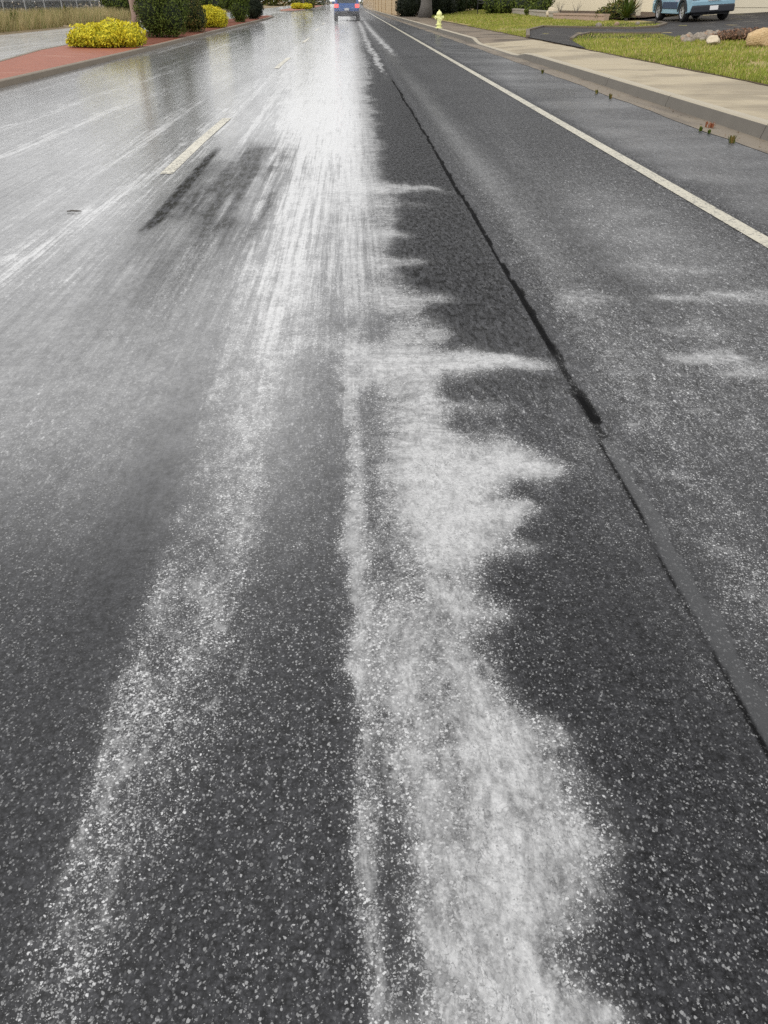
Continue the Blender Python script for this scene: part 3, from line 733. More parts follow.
# medians with kerb ring and brick paving
def median(name, outline, brickpoly_mat, kerb_w=.15, h=.10):
    n = len(outline)
    inner = []
    P_ = [Vector(p) for p in outline]
    for i in range(n):
        a, b, c = P_[i-1], P_[i], P_[(i+1) % n]
        d1, d2 = (b-a).normalized(), (c-b).normalized()
        nn = (Vector((-d1.y, d1.x))+Vector((-d2.y, d2.x))).normalized()
        k = kerb_w/max(.5, nn.dot(Vector((-d1.y, d1.x))))
        inner.append(b+nn*k)
    v, f = [], []
    for i in range(n):
        o = P_[i]; q = inner[i]
        v += [(o.x, o.y, -.02), (o.x+(q.x-o.x)*.12, o.y+(q.y-o.y)*.12, h-.012), (o.x+(q.x-o.x)*.25, o.y+(q.y-o.y)*.25, h), (q.x, q.y, h)]
    for i in range(n):
        a, b = 4*i, 4*((i+1) % n)
        for j in range(3): f.append((a+j, b+j, b+j+1, a+j+1))
    kb = tag(mesh_obj('median_kerb', v, f, M['median_kerb']), kind='structure')
    tag(mesh_obj(name, [(q.x, q.y, h-.004) for q in inner], [tuple(range(n))], brickpoly_mat), kind='structure')
med = [(-6.35, 9.0), (-5.98, 11.5), (-5.95, 15.2), (-5.88, 24.2), (-6.03, 42.8), (-6.22, 72), (-6.5, 80.5), (-7.2, 82.5), (-8.2, 81.5), (-8.8, 76), (-8.9, 45), (-8.86, 29), (-8.68, 25.2), (-8.05, 20.8), (-7.3, 15), (-6.9, 10.5)]
median('median_paving', med, M['brick'])
median('median_paving', [(-9.0, 121), (-8.0, 118.5), (-7.0, 121), (-6.35, 132), (-6.1, 240), (-10, 240), (-9.9, 132)], M['brick'])
mul = MB()
mul.add([(x, y, .104) for x, y in [(-6.22, 33), (-6.17, 28.5), (-6.45, 27.6), (-8.5, 28.2), (-8.6, 45), (-8.5, 76), (-7.2, 80), (-6.6, 78), (-6.4, 72), (-6.25, 44)]], [tuple(range(10))[::-1]])
tag(mul.build('mulch_bed', M['mulch']), kind='structure')

# left verge
sheet2 = MB()
vv = []; ff = []
for j, y in enumerate(range(-20, 200, 4)):
    for x, z in ((-14.95, -.02), (-15.1, .05), (-15.5, .10), (-17.5, .28), (-20, .35), (-60, .6)):
        vv.append((x+(.06*math.sin(y*1.3) if x > -15.6 else 0), y, z))
for j in range(54):
    for i in range(5):
        a = j*6+i; ff.append((a, a+1, a+7, a+6))
sheet2.add(vv, ff)
tag(sheet2.build('verge', M['earth']), kind='structure')

# ------------------------------------------------------------------ plants
def leaf_quads(C, N, size, asp=.55, flop=.9):
    """leaf quads at centres C with rough outward normals N"""
    n = len(C)
    N = N+rng.normal(0, flop, (n, 3)); N /= np.linalg.norm(N, axis=1)[:, None]+1e-9
    t = rng.normal(0, 1, (n, 3)); t -= (t*N).sum(1)[:, None]*N; t /= np.linalg.norm(t, axis=1)[:, None]+1e-9
    b = np.cross(N, t)
    s = size*rng.uniform(.6, 1.4, n)[:, None]
    V = np.stack([C-t*s, C+b*s*asp, C+t*s, C-b*s*asp], 1).reshape(-1, 3)
    return V, np.arange(4*n).reshape(n, 4)

def blob_points(blobs, n, shell=.45):
    """points in lumpy ellipsoids, denser near the skin; blobs: (x,y,z,rx,ry,rz)"""
    B = np.array(blobs, float)
    vol = B[:, 3]*B[:, 4]*B[:, 5]; vol = vol**.75
    k = rng.choice(len(B), n, p=vol/vol.sum())
    d = rng.normal(0, 1, (n, 3)); d /= np.linalg.norm(d, axis=1)[:, None]
    r = 1-shell*rng.random(n)**1.6
    lump = 1+.10*np.sin(d[:, 0]*7+k*1.3)*np.cos(d[:, 1]*6+k)+.07*np.sin(d[:, 2]*11+k*2.)
    P_ = B[k, :3]+d*B[k, 3:]*(r*lump)[:, None]
    return P_, d

def foliage(name, blobs, n, size, mat, parent=None, floor=None, asp=.55, flop=.9):
    C, N = blob_points(blobs, n)
    if floor is not None:
        C[:, 2] = np.where(C[:, 2] < floor, floor+rng.random(n)*.12, C[:, 2])
    V, Q = leaf_quads(C, N, size, asp, flop)
    return np_mesh(name, V, Q, mat, parent)

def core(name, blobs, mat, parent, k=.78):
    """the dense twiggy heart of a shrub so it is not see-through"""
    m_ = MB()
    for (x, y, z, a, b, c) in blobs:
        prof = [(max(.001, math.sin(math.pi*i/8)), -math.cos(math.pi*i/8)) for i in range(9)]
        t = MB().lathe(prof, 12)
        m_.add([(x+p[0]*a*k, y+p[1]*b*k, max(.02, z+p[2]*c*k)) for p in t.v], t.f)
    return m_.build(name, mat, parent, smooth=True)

def shrub(name, loc, blobs, n, size, mats, label, group=None, cat='shrub', asp=.55, core_mat=None):
    if len(mats) > 1: core_mat = mats[1]
    o = empty(name, loc, 0, label, cat, group)
    foliage('leaves', blobs, n, size, mats[0], o, floor=.02, asp=asp)
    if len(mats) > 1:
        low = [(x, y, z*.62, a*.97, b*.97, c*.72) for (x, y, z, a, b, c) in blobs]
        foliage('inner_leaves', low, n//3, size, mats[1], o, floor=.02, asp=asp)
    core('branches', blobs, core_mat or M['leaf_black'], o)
    return o

# yellow shrubs in the median
shrub('yellow_shrub', (-7.02, 26.7, .10), [(-.55, .05, .27, .62, .6, .34), (.10, .1, .34, .62, .65, .36), (.62, .0, .28, .48, .5, .34), (-.05, -.25, .22, .6, .5, .28), (-.9, .1, .16, .35, .4, .24)], 11000, .034,
      (M['leaf_yellow'], M['leaf_yellow_under']), 'wide low bright yellow shrub on the red brick tip of the median', 'yellow shrubs on the medians')
shrub('yellow_shrub', (-6.72, 45.6, .10), [(-.15, 0, .48, .58, .6, .50), (.28, 0, .40, .46, .5, .46), (-.45, .1, .35, .4, .5, .42)], 8000, .036,
      (M['leaf_yellow'], M['leaf_yellow_under']), 'rounded yellow shrub between dark bushes beside the median kerb', 'yellow shrubs on the medians')
shrub('yellow_shrub', (-7.0, 140, .10), [(-.7, 0, .38, 1.0, .9, .42), (.6, 0, .36, .95, .9, .42)], 2400, .09,
      (M['leaf_yellow'], M['leaf_yellow_under']), 'small far pale yellow shrub at the tip of the second median', 'yellow shrubs on the medians')
# dark bushes in the median
DB = 'dark bushes along the median'
shrub('dark_bush', (-6.9, 33.7, .10), [(-.2, 0, .8, .68, .8, .9), (.35, .0, .65, .62, .7, .75), (-.1, 0, 1.35, .6, .7, .55), (.5, .5, 1.1, .55, .6, .7)], 20000, .03,
      (M['leaf_dark'],), 'large dark green bush directly behind the wide low yellow shrub', DB, 'bush')
shrub('dark_bush', (-6.85, 39.3, .10), [(0, 0, .8, .62, .7, .9), (-.35, .1, 1.2, .6, .6, .7), (.35, .1, .55, .45, .5, .6)], 13000, .03,
      (M['leaf_olive'],), 'olive brown bush over red mulch beside the rounded yellow shrub', DB, 'bush')
shrub('dark_bush', (-6.75, 57.2, .10), [(0, 0, .7, .62, .7, .8), (.1, 0, 1.25, .58, .6, .6), (-.6, .3, 1.2, .6, .6, .7)], 10000, .036,
      (M['leaf_mid'],), 'tall mid green bush between the rounded yellow shrub and the black bush', DB, 'bush')
shrub('dark_bush', (-6.85, 66.5, .10), [(0, 0, .6, .72, .7, .72), (-.2, 0, .95, .68, .6, .42), (.35, 0, .7, .42, .5, .5)], 8000, .036,
      (M['leaf_black'],), 'squat near black bush last before the gap in the median', DB, 'bush')
shrub('straw_tuft', (-7.25, 50.5, .10), [(0, 0, .3, .36, .36, .36), (.2, 0, .45, .2, .2, .25)], 900, .06,
      (M['leaf_straw'],), 'small straw coloured tuft behind the rounded yellow shrub', None, 'plant', core_mat=M['leaf_straw'])
shrub('dark_bush', (-6.6, 152, .10), [(0, 0, .7, .9, 1.2, .8), (.4, 3, .9, .8, 1.2, 1.0), (-.9, 2, .8, .8, 1.2, .9)], 2200, .12,
      (M['leaf_olive'],), 'far olive bush behind the small far yellow shrub', DB, 'bush')

# trees
def tree_parts(o, h, tr, crown, n, size, barkm, leafm, lean=(0, 0)):
    t = MB()
    pts = [(lean[0]*(k/6)**1.5+.05*math.sin(k*1.7), lean[1]*(k/6), h*k/6) for k in range(7)]
    t.tube(pts, [tr*(1.25 if k == 0 else 1-.09*k) for k in range(7)], 12)
    top = Vector(pts[-1])
    for (x, y, z, a, b, c) in crown[:7]:
        e = Vector((x, y, z)); s = Vector(pts[random.choice((4, 5, 6))])
        md = (s+e)/2+Vector((random.uniform(-.2, .2), random.uniform(-.2, .2), .25))
        t.tube([s, md, e], [tr*.5, tr*.32, tr*.1], 7)
    t.build('trunk', barkm, o, smooth=True)
    foliage('crown', crown, n, size, leafm, o, asp=.5)
def crown_blobs(cx, cy, z0, z1, r, n):
    out = []
    for i in range(n):
        a = 2.4*i; q = (i+.5)/n
        rr = r*.62*math.sqrt((i % 5+.6)/5.)
        z = z0+(z1-z0)*(.12+.76*random.random())
        s = r*random.uniform(.30, .52)
        out.append((cx+rr*math.cos(a), cy+rr*math.sin(a), z, s, s, s*.75))
    return out
MT = 'slim trees along the median'
for i, (x, y, tr, h, lab) in enumerate([(-8.35, 36.0, .15, 4.2, 'tree with pale pinkish trunk rising behind the wide low yellow shrub'),
                                   (-7.75, 37.0, .12, 3.9, 'slim tree rising out of the large dark green bush'),
                                   (-7.45, 40.6, .12, 4.0, 'slim tree rising out of the olive brown bush')]):
    o = empty('median_tree', (x, y, .10), 0, lab, 'tree', MT)
    tree_parts(o, h, tr, crown_blobs(0, 0, 3.6, 6.6, 1.9, 11), 5200, .10, M['bark_pale'], M['leaf_mid'], (random.uniform(-.2, .2), 0))
o = empty('median_tree', (-7.05, 146, .10), 0, 'far slim dark trunk standing in the second median', 'tree', MT)
tree_parts(o, 3.6, .14, crown_blobs(0, 0, 3., 5.6, 1.8, 8), 1500, .16, M['bark_grey'], M['leaf_mid'])

big = empty('street_tree', (5.75, 68.5, .13), 0, 'large tree with thick grey trunk on the bank behind the hydrant', 'tree')
tree_parts(big, 5.0, .46, crown_blobs(0, 0, 4.2, 14, 5.2, 26), 16000, .19, M['bark_grey'], M['leaf_tree'], (.4, 0))
RT = 'dark garden trees on the right behind the hedge'
for x, y, s, lab in [(12.8, 96, 1.0, 'dark tree behind the middle of the long hedge'), (6.6, 96, .9, 'dark tree beside the end of the tan block wall'), (20.5, 92, 1.05, 'dark tree behind the hedge end nearest the house')]:
    o = empty('garden_tree', (x, y, zlot(x)-.05), random.random()*6, lab, 'tree', RT)
    tree_parts(o, 4.2*s, .3*s, crown_blobs(0, 0, 3.2*s, 12.5*s, 4.6*s, 22), 12000, .2, M['bark_grey'], M['leaf_tree'])

# dark undergrowth round the big trunk and the hedge behind the lawn
UG = 'dark shrubs around the big grey trunk'
shrub('dark_shrub', (4.9, 72.5, .12), [(0, 0, .8, .95, 1., .95), (.4, .8, 1.2, .9, 1., .9), (-.35, 1.4, .7, .8, 1, .8)], 6000, .07, (M['leaf_black'],), 'dark shrub left of the big grey trunk at the wall end', UG, 'shrub')
shrub('dark_shrub', (7.2, 74.0, .16), [(0, 0, .9, 1.0, 1., 1.1), (.8, .5, .8, .9, 1., 1.0)], 5200, .07, (M['leaf_black'],), 'dark shrub right of the big grey trunk against the hedge', UG, 'shrub')
hb = []
for k in range(15):
    t = k/14
    x = 7.6+(21-7.6)*t; y = 76+(104-76)*t
    hb.append((x, y, 1.35+zlot(x)+.25*math.sin(k*2.1), 1.2, 1.4, 1.45+.2*math.sin(k*1.3)))
hd = empty('hedge', (0, 0, 0), 0, 'long tall dark green hedge along the back of the sloping lawn', 'hedge')
foliage('leaves', hb, 26000, .09, M['hedge'], hd, floor=.25)
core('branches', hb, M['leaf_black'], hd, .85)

# plants in front of the house
HP = 'plants in the bed before the house'
shrub('garden_shrub', (12.0, 57.0, zlot(12.0)), [(0, 0, .4, .62, .8, .55), (.3, .6, .75, .6, .8, .5), (-.55, .3, .3, .4, .6, .4)], 3600, .06, (M['leaf_dark'],), 'dark round shrub at the left corner of the cream house wall', HP)
shrub('garden_shrub', (11.9, 64.0, zlot(11.9)), [(-.8, .5, .5, .8, .9, .6), (.2, 0, .45, .8, .9, .6), (-1.4, 2, .55, .8, .9, .7)], 3600, .07, (M['leaf_dark'],), 'low dark shrub spilling over the longer planter wall', HP)
shrub('garden_shrub', (12.35, 42.0, zlot(12.35)), [(0, 0, .32, .55, .6, .40), (.3, .2, .45, .5, .5, .35), (-.5, .1, .22, .4, .45, .3)], 3600, .05, (M['leaf_olive'],), 'spreading olive shrub before the pinkish planter wall', HP)
def spiky(name, loc, n, L, mat, label, group, wid=.03, droop=.35):
    o = empty(name, loc, random.random()*6, label, 'plant', group)
    m_ = MB()
    for k in range(n):
        a = random.random()*6.283; el = random.uniform(.25, 1.4); l = L*random.uniform(.65, 1.1)
        d = Vector((math.cos(a)*math.cos(el), math.sin(a)*math.cos(el), math.sin(el))); s = Vector((-math.sin(a), math.cos(a), 0))
        pts = [Vector((0, 0, .12))+d*l*t+Vector((0, 0, -droop*l*t*t*math.cos(el))) for t in (0, .35, .7, 1)]
        w = [wid*.7, wid, wid*.7, .002]
        v = []
        for p, q in zip(pts, w): v += [p-s*q, p+s*q]
        m_.add(v, [(0, 1, 3, 2), (2, 3, 5, 4), (4, 5, 7, 6)])
    m_.build('leaves', mat, o)
    MB().tube([(0, 0, -.02), (0, 0, .16)], [.09, .06], 8).build('stem', M['bark_grey'], o)
    return o
spiky('palm_plant', (12.35, 40.2, zlot(12.4)), 90, .95, M['leaf_mid'], 'leafy arching green plant left of the parked pale blue car', HP, .035)
spiky('palm_plant', (12.9, 41.6, zlot(12.9)), 80, 1.15, M['leaf_olive'], 'taller arching plant with brown tips nearest the pale blue car', HP, .04)
spiky('palm_plant', (13.2, 44.5, zlot(13.2)), 80, 1.3, M['leaf_dark'], 'dark arching plant behind the other two by the house', HP, .04)
shrub('garden_shrub', (10.75, 21.6, zlot(10.8)), [(0, 0, .22, .35, .4, .3), (.3, .2, .3, .35, .4, .32)], 1800, .045, (M['leaf_mid'],), 'green shrub behind the big tan boulder at the right edge', HP)
shrub('heather_mound', (10.35, 22.9, zlot(10.3)+.02), [(0, 0, .14, .62, .5, .17), (.6, .2, .14, .5, .5, .17), (-.5, .3, .1, .4, .4, .13)], 2400, .03, (foliage_mat('brown_twigs', (.09, .045, .03), (.33, .20, .13), clump=5),), 'low brown twiggy mound between the rock pile and the tan boulder', None, 'shrub', core_mat=M['soil'])
def twig(name, loc, label, group):
    m_ = MB()
    for k in range(9):
        a = random.uniform(0, 6.28)
        m_.tube([(0, 0, -.03), (.12*math.cos(a), .12*math.sin(a), .3), (.3*math.cos(a), .3*math.sin(a), random.uniform(.5, .75))], [.012, .009, .004], 5)
    o = m_.build(name, M['bark_grey'])
    o.location = loc
    tag(o, label, 'plant', group)
twig('bare_shrub', (13.35, 57.5, zlot(13.3)), 'left one of two bare twiggy shrubs against the cream wall', 'bare shrubs by the cream wall')
twig('bare_shrub', (13.4, 53.5, zlot(13.4)), 'right one of two bare twiggy shrubs against the cream wall', 'bare shrubs by the cream wall')

# grass blades on the lawns near the pavement
def blades(name, n, xf, y0, y1, zf, hmin, hmax, w, mat, ypow=1.0, keep=None):
    y = y0+(y1-y0)*rng.random(n)**ypow
    u = rng.random(n)
    x = xf(y, u)
    if keep is not None:
        k = keep(x, y); x, y = x[k], y[k]; n = len(x)
    z = np.array([zf(a, b) for a, b in zip(x, y)])
    h = rng.uniform(hmin, hmax, n); a = rng.random(n)*6.283; ln = rng.uniform(0, .6, n)*h; b = rng.random(n)*6.283
    B = np.stack([x, y, z-.01], 1)
    s = np.stack([np.cos(a)*w, np.sin(a)*w, 0*a], 1)
    t = np.stack([np.cos(b)*ln, np.sin(b)*ln, h], 1)
    V = np.stack([B-s, B+s, B+s*.6+t*.55, B-s*.6+t*.55, B+s*.15+t, B-s*.15+t], 1).reshape(-1, 3)
    i = np.arange(n)*6
    Q = np.concatenate([np.stack([i, i+1, i+2, i+3], 1), np.stack([i+3, i+2, i+4, i+5], 1)])
    return np_mesh(name, V, Q, mat)
from mathutils.geometry import intersect_point_tri_2d
DP = np.array(DRIVE+[(9.6, 26.0)])[:len(DRIVE)]
def in_poly(x, y, P_):
    c = np.zeros(len(x), bool); j = len(P_)-1
    for i in range(len(P_)):
        xi, yi = P_[i]; xj, yj = P_[j]
        t = ((yi > y) != (yj > y)) & (x < (xj-xi)*(y-yi)/(yj-yi+1e-12)+xi)
        c ^= t; j = i
    return c
pavo = lambda y: 6.46-.014*np.clip(np.minimum(y, 60)-13, 0, None)
gr = blades('lawn_grass', 130000, lambda y, u: pavo(y)-.03+u**1.5*6.5+.06, 11, 46, zlawn, .03, .085, .012, M['grass'], 1.3, lambda x, y: ~in_poly(x, y, DP) & ~((y > 31) & (x > 12)) & (fbm(x*.9, y*.45, 91, 4)+.30*rng.random(len(x)) > .56))
tag(gr, kind='stuff')
gr = blades('far_lawn_grass', 30000, lambda y, u: pavo(y)+.4+u*7, 44, 84, zlawn, .04, .12, .022, M['grass'])
tag(gr, kind='stuff')
dg = blades('dry_grass', 52000, lambda y, u: -15.15-u**1.2*3.4, 26, 84, lambda x, y: .05+.1*max(0, min(1, -15-x)), .18, .80, .011, M['dry_grass'],
            1.2, lambda x, y: fbm(x*1.4, y*.7, 5, 3) > .36)
tag(dg, kind='stuff')
VT = 'green tussocks in the dry grass verge'
for i, (x, y, s, m_, lab) in enumerate([(-15.9, 39.9, 1.0, 'leaf_mid', 'bright green tussock leaning over the verge edge left of the yellow shrub'),
     (-15.9, 37.4, .8, 'leaf_olive', 'dull green tussock nearest the left edge of the picture'),
     (-15.8, 43.8, .85, 'leaf_mid', 'green tussock between the bright one and the yellow shrub'),
     (-16.2, 49.0, .9, 'leaf_mid', 'green tussock just left of the wide yellow shrub'),
     (-16.2, 53.0, 1.1, 'leaf_olive', 'olive tussock directly behind the wide yellow shrub')]):
    spiky('tussock', (x, y, .1), 120, .85*s, M[m_], lab, VT, .018, .25)
# background left: fence and trees
fe = empty('chain_link_fence', (0, 0, 0), 0, 'grey wire fence with thin pale posts behind the dry grass', 'fence')
for y in [30+3.4*k for k in range(18)]:
    MB().tube([(-18.6, y, .1), (-18.6, y, 2.3)], .035, 8).build('post', M['grey_metal'], fe)
wm = MB()
for z in (.35, 1.2, 2.25): wm.tube([(-18.6, 28, z), (-18.6, 90, z)], .012, 5)
for k in range(300):
    y = 28+k*.2
    wm.tube([(-18.6, y, .3), (-18.6, y+1.9, 2.25)], .004, 3, False); wm.tube([(-18.598, y+1.9, .3), (-18.598, y, 2.25)], .004, 3, False)
wm.build('wire_mesh', M['grey_metal'], fe)
LB = 'grey green trees behind the fence'
proto = None
for i, (x, y, s, lab) in enumerate([(-25, 40, 1., 'grey green tree behind the fence, leftmost of the row'), (-24, 47, .9, 'grey green tree behind the fence, second of the row'), (-25, 55, 1.1, 'grey green tree behind the fence, third of the row'),
                                    (-24, 64, 1., 'grey green tree behind the fence, fourth of the row'), (-23, 75, 1., 'grey green tree behind the fence, farthest of the row')]):
    if proto is None:
        o = empty('verge_tree', (0, 0, 0)); tree_parts(o, 2.2, .16, crown_blobs(0, 0, .4, 4.6, 4.2, 26), 9000, .14, M['bark_grey'], M['leaf_far']); proto = o
    else:
        o = proto.copy(); link(o)
        for ch in proto.children:
            c = ch.copy(); link(c, o)
    o.location = (x, y, .25); o.rotation_euler = (0, 0, i*1.3); o.scale = (s, s, s)
    tag(o, lab, 'tree', LB)
shrub('dark_bush', (-19.4, 42.5, .3), [(0, 0, .7, .8, .9, .9), (.4, .6, 1.2, .8, .9, .9)], 4500, .06, (M['leaf_black'],), 'black green bush by the fence at the top left corner', None, 'bush')
shrub('green_bush', (-16.5, 66.0, .15), [(0, 0, .8, .9, .9, .9), (.5, .6, 1.3, .9, .9, .9), (-.5, .3, 1.4, .8, .8, .7)], 6500, .06, (M['leaf_dark'],), 'green bush on the far verge left of the pale pinkish trunk', None, 'bush')
FB = 'light green bushes far across the road'
for x, y, s, lab in [(-17, 92, 1.5, 'light green bush across the road behind the rounded yellow shrub'), (-16.5, 108, 1.6, 'light green bush across the road above the black bush'), (-17.5, 128, 1.9, 'light green bush across the road left of the second median')]:
    shrub('light_bush', (x, y, .15), [(0, 0, .7*s, 1.2*s, 2*s, .9*s), (.3, 2.4, 1.0*s, 1.2*s, 2*s, .9*s)], 3200, .11, (M['leaf_mid'],), lab, FB, 'bush')

far = []
for k in range(60):
    x = -75+k*2.2
    far.append((x, 250+12*math.sin(k*1.9), 2.4+.8*math.sin(k*2.7), 3.2, 3, 3.0+.9*math.sin(k*1.1)))
ft = foliage('far_trees', [b for b in far if not -6 < b[0] < 5], 22000, .42, M['leaf_olive'], floor=.1)
tag(ft, kind='stuff')
# weeds in the gutter
for i, (x, y, h, k, lab) in enumerate([(4.00, 9.60, .07, 'leaf_mid', 'small green weed in the gutter just left of the red weed'), (4.02, 9.40, .06, 'leaf_mid', 'tiny green weed at the gutter edge below the red weed'),
        (4.22, 9.85, .11, 'leaf_red', 'reddish weed growing against the kerb face'), (3.99, 8.72, .12, 'leaf_olive', 'upright olive weed in the gutter nearest the right edge'),
        (3.93, 17.9, .12, 'leaf_olive', 'farthest small weed on the gutter edge'), (3.95, 13.85, .08, 'leaf_olive', 'left one of a pair of tiny gutter weeds'), (3.96, 13.1, .10, 'leaf_olive', 'right one of a pair of tiny gutter weeds')]):
    m_ = MB(); r_ = random.Random(i)
    for q in range(18):
        a = r_.uniform(0, 6.28); l = h*r_.uniform(.5, 1.1); sp = h*(1.3 if k == 'leaf_red' else .5)
        l *= .62; ox, oy = r_.gauss(0, sp*.16), r_.gauss(0, sp*.2)
        dx, dy = math.cos(a)*l*.4, math.sin(a)*l*.4
        sx, sy = -math.sin(a)*.008, math.cos(a)*.008
        m_.add([(ox-sx, oy-sy, -.005), (ox+sx, oy+sy, -.005), (ox+dx*.6+sx*1.6, oy+dy*.6+sy*1.6, l*.6), (ox+dx*.6-sx*1.6, oy+dy*.6-sy*1.6, l*.6), (ox+dx, oy+dy, l)], [(0, 1, 2, 3), (3, 2, 4)])
    o = mesh_obj('weed', m_.v, m_.f, M[k]); o.location = (x, y, .006)
    tag(o, lab, 'weed', 'weeds in the gutter')

tw = MB().tube([(-.05, 0, .006), (-.015, .004, .009), (.02, -.003, .008), (.05, .003, .006)], [.004, .006, .006, .003], 7).build('twig', M['bark_grey'])
tw.location = (-1.965, 5.78, .002); tw.rotation_euler = (0, 0, .05); tag(tw, 'small dark twig lying on the wet left lane', 'twig')

# fallen leaves and grit washed into the gutter and along the kerbs
n = 520
ly = 5+45*rng.random(n)**1.4; lx = np.array([xk(y) for y in ly])-.33*rng.random(n)**.8+.01
n2_ = 160
ly2 = 14+40*rng.random(n2_); lx2 = -5.93+.22*rng.random(n2_)**2
Cc = np.stack([np.concatenate([lx, lx2]), np.concatenate([ly, ly2]), np.full(n+n2_, .010)], 1)
V_, Q_ = leaf_quads(Cc, np.tile([0, 0, 1.], (n+n2_, 1)), .014, .5, .18)
lf = np_mesh('fallen_leaves', V_, Q_, foliage_mat('fallen_leaf_brown', (.06, .035, .02), (.30, .19, .09), (.16, .15, .05), clump=3))
tag(lf, kind='stuff')

# ------------------------------------------------------------------ rocks
def rock_mesh(name, r, seed, mat, squash=(1, 1, 1), sub=3):
    bm = bmesh.new(); bmesh.ops.create_icosphere(bm, subdivisions=sub, radius=1)
    rr = random.Random(seed)
    planes = [(Vector((rr.gauss(0, 1), rr.gauss(0, 1), rr.gauss(0, 1))).normalized(), rr.uniform(.62, .92)) for _ in range(11)]
    for v in bm.verts:
        p = v.co.copy()
        for n_, d in planes:
            t = p.dot(n_)
            if t > d: p -= n_*(t-d)*.85
        p *= 1+.06*math.sin(p.x*7+seed)*math.cos(p.y*6)+.045*math.sin(p.z*13+p.x*11+seed)+.025*math.sin(p.y*23+p.z*19)
        v.co = Vector((p.x*r*squash[0], p.y*r*squash[1], p.z*r*squash[2]))
    me = bpy.data.meshes.new(name); bm.to_mesh(me); bm.free(); me.materials.append(mat)
    for p in me.polygons: p.use_smooth = True
    return me
for i, (x, y, r, sq, mat, lab) in enumerate([(9.66, 20.7, .32, (1.2, .9, .8), 'rock_tan', 'big tan boulder beside the green shrub at the right edge'),
        (9.10, 22.2, .21, (1.5, .8, .72), 'rock_pale', 'pale cream boulder at the end of the rock pile'),
        (9.95, 19.9, .16, (1, .9, .9), 'rock_tan', 'small tan boulder cut by the right edge of the picture'),
        (10.65, 49.6, .34, (1.3, .9, .8), 'rock_pale', 'pale rock behind the planter walls by the dark round shrub')]):
    o = bpy.data.objects.new('boulder', rock_mesh('boulder', r, i+3, M[mat], sq)); link(o)
    o.location = (x, y, zlot(x)+r*sq[2]*.62); o.rotation_euler = (0, 0, i*1.1+.2)
    if i == 3: o.location = (11.35, 50.6, zlot(11.3)+.28)
    tag(o, lab, 'boulder', 'boulders in the garden')
protos = [rock_mesh('cobble', .11, 40+k, M['cobble' if k != 2 else 'cobble_red'], (1.1, .9, .75), 2) for k in range(4)]
rr = random.Random(8)
for i in range(110):
    t = rr.random(); x = 9.0+1.5*t+rr.uniform(-.1, .1); y = 23.9+1.2*t+rr.uniform(-.9, .7)*(.45+.6*t)
    s = rr.uniform(.45, 1.15)
    o = bpy.data.objects.new('cobble', protos[i % 4]); link(o)
    o.location = (x, y, zlot(x)+.04+.05*rr.random()*(1+t)); o.rotation_euler = (rr.random()*3, rr.random()*3, rr.random()*6); o.scale = (s, s, s)
    tag(o, 'rounded grey brown cobble in the loose rock pile beside the driveway', 'stone', 'cobbles in the rock pile by the driveway')
for i, (x, y) in enumerate([(10.05, 36.2), (10.6, 35.6), (11.3, 35.2)]):
    o = bpy.data.objects.new('small_stone', protos[(i+1) % 4]); link(o); o.location = (x, y, zlot(x)+.06); o.rotation_euler = (1, i, 2*i); o.scale = (1.2, 1.2, 1.1)
    tag(o, 'small pinkish stone in the grass strip along the driveway kerb', 'stone', 'small stones along the driveway kerb')

# ------------------------------------------------------------------ planter walls, tan wall, hedge frame, hydrant
def wall_run(name, a, b, h, w, mat, label, cap=None):
    o = empty(name, (0, 0, 0), 0, label, 'low wall', 'low planter walls before the house')
    m_ = MB(); ribbon_kerb(m_, [(a[0]+(b[0]-a[0])*k/6, a[1]+(b[1]-a[1])*k/6) for k in range(7)], w, h, lambda x, y: zlot(x))
    m_.build('wall_body', mat, o, bevel=.015)
    c_ = MB(); ribbon_kerb(c_, [(a[0]+(b[0]-a[0])*k/6, a[1]+(b[1]-a[1])*k/6) for k in range(7)], w+.06, h+.05, lambda x, y: zlot(x))
    c_.v = [(x, y, max(z, zlot(x)+h-.02)) for x, y, z in c_.v]
    c_.build('coping', cap or mat, o)
    return o
wall_run('planter_wall', (11.75, 70), (11.2, 49.2), .30, .25, M['planter'], 'longer grey planter wall at the back of the lawn')
wall_run('planter_wall', (10.85, 47.6), (11.75, 41.2), .26, .25, M['planter_pink'], 'shorter pinkish planter wall below the cream house wall')
poly_fill('planting_bed', [(11.9, 72), (11.4, 49), (11.1, 47.4), (11.95, 41.4), (13.2, 40.2), (16.1, 43.0), (14.3, 62), (14.0, 72)], lambda x, y: zlot(x), M['soil'], .12)

bw = empty('block_wall', (0, 0, 0), 0, 'tall tan block wall along the right side of the far road', 'wall')
def wl(t): y = 78+(190-78)*t; return (xk(min(y, 150))+.42+(.5 if y < 90 else 0)*(1-min(1, max(0, (y-78)/12))), y)
m_ = MB(); ribbon_kerb(m_, [wl(k/28) for k in range(29)], .2, 2.1, lambda x, y: .1); m_.build('wall_body', M['block'], bw)
for k in range(0, 29, 2):
    x, y = wl(k/28); MB().box(x-.17, x+.17, y-.2, y+.2, .05, 2.2).build('pilaster', M['block'], bw)
m_ = MB(); ribbon_kerb(m_, [wl(k/28) for k in range(29)], .28, 2.24, lambda x, y: .1); m_.v = [(a, b, max(c, 2.21)) for a, b, c in m_.v]; m_.build('coping', M['planter'], bw)

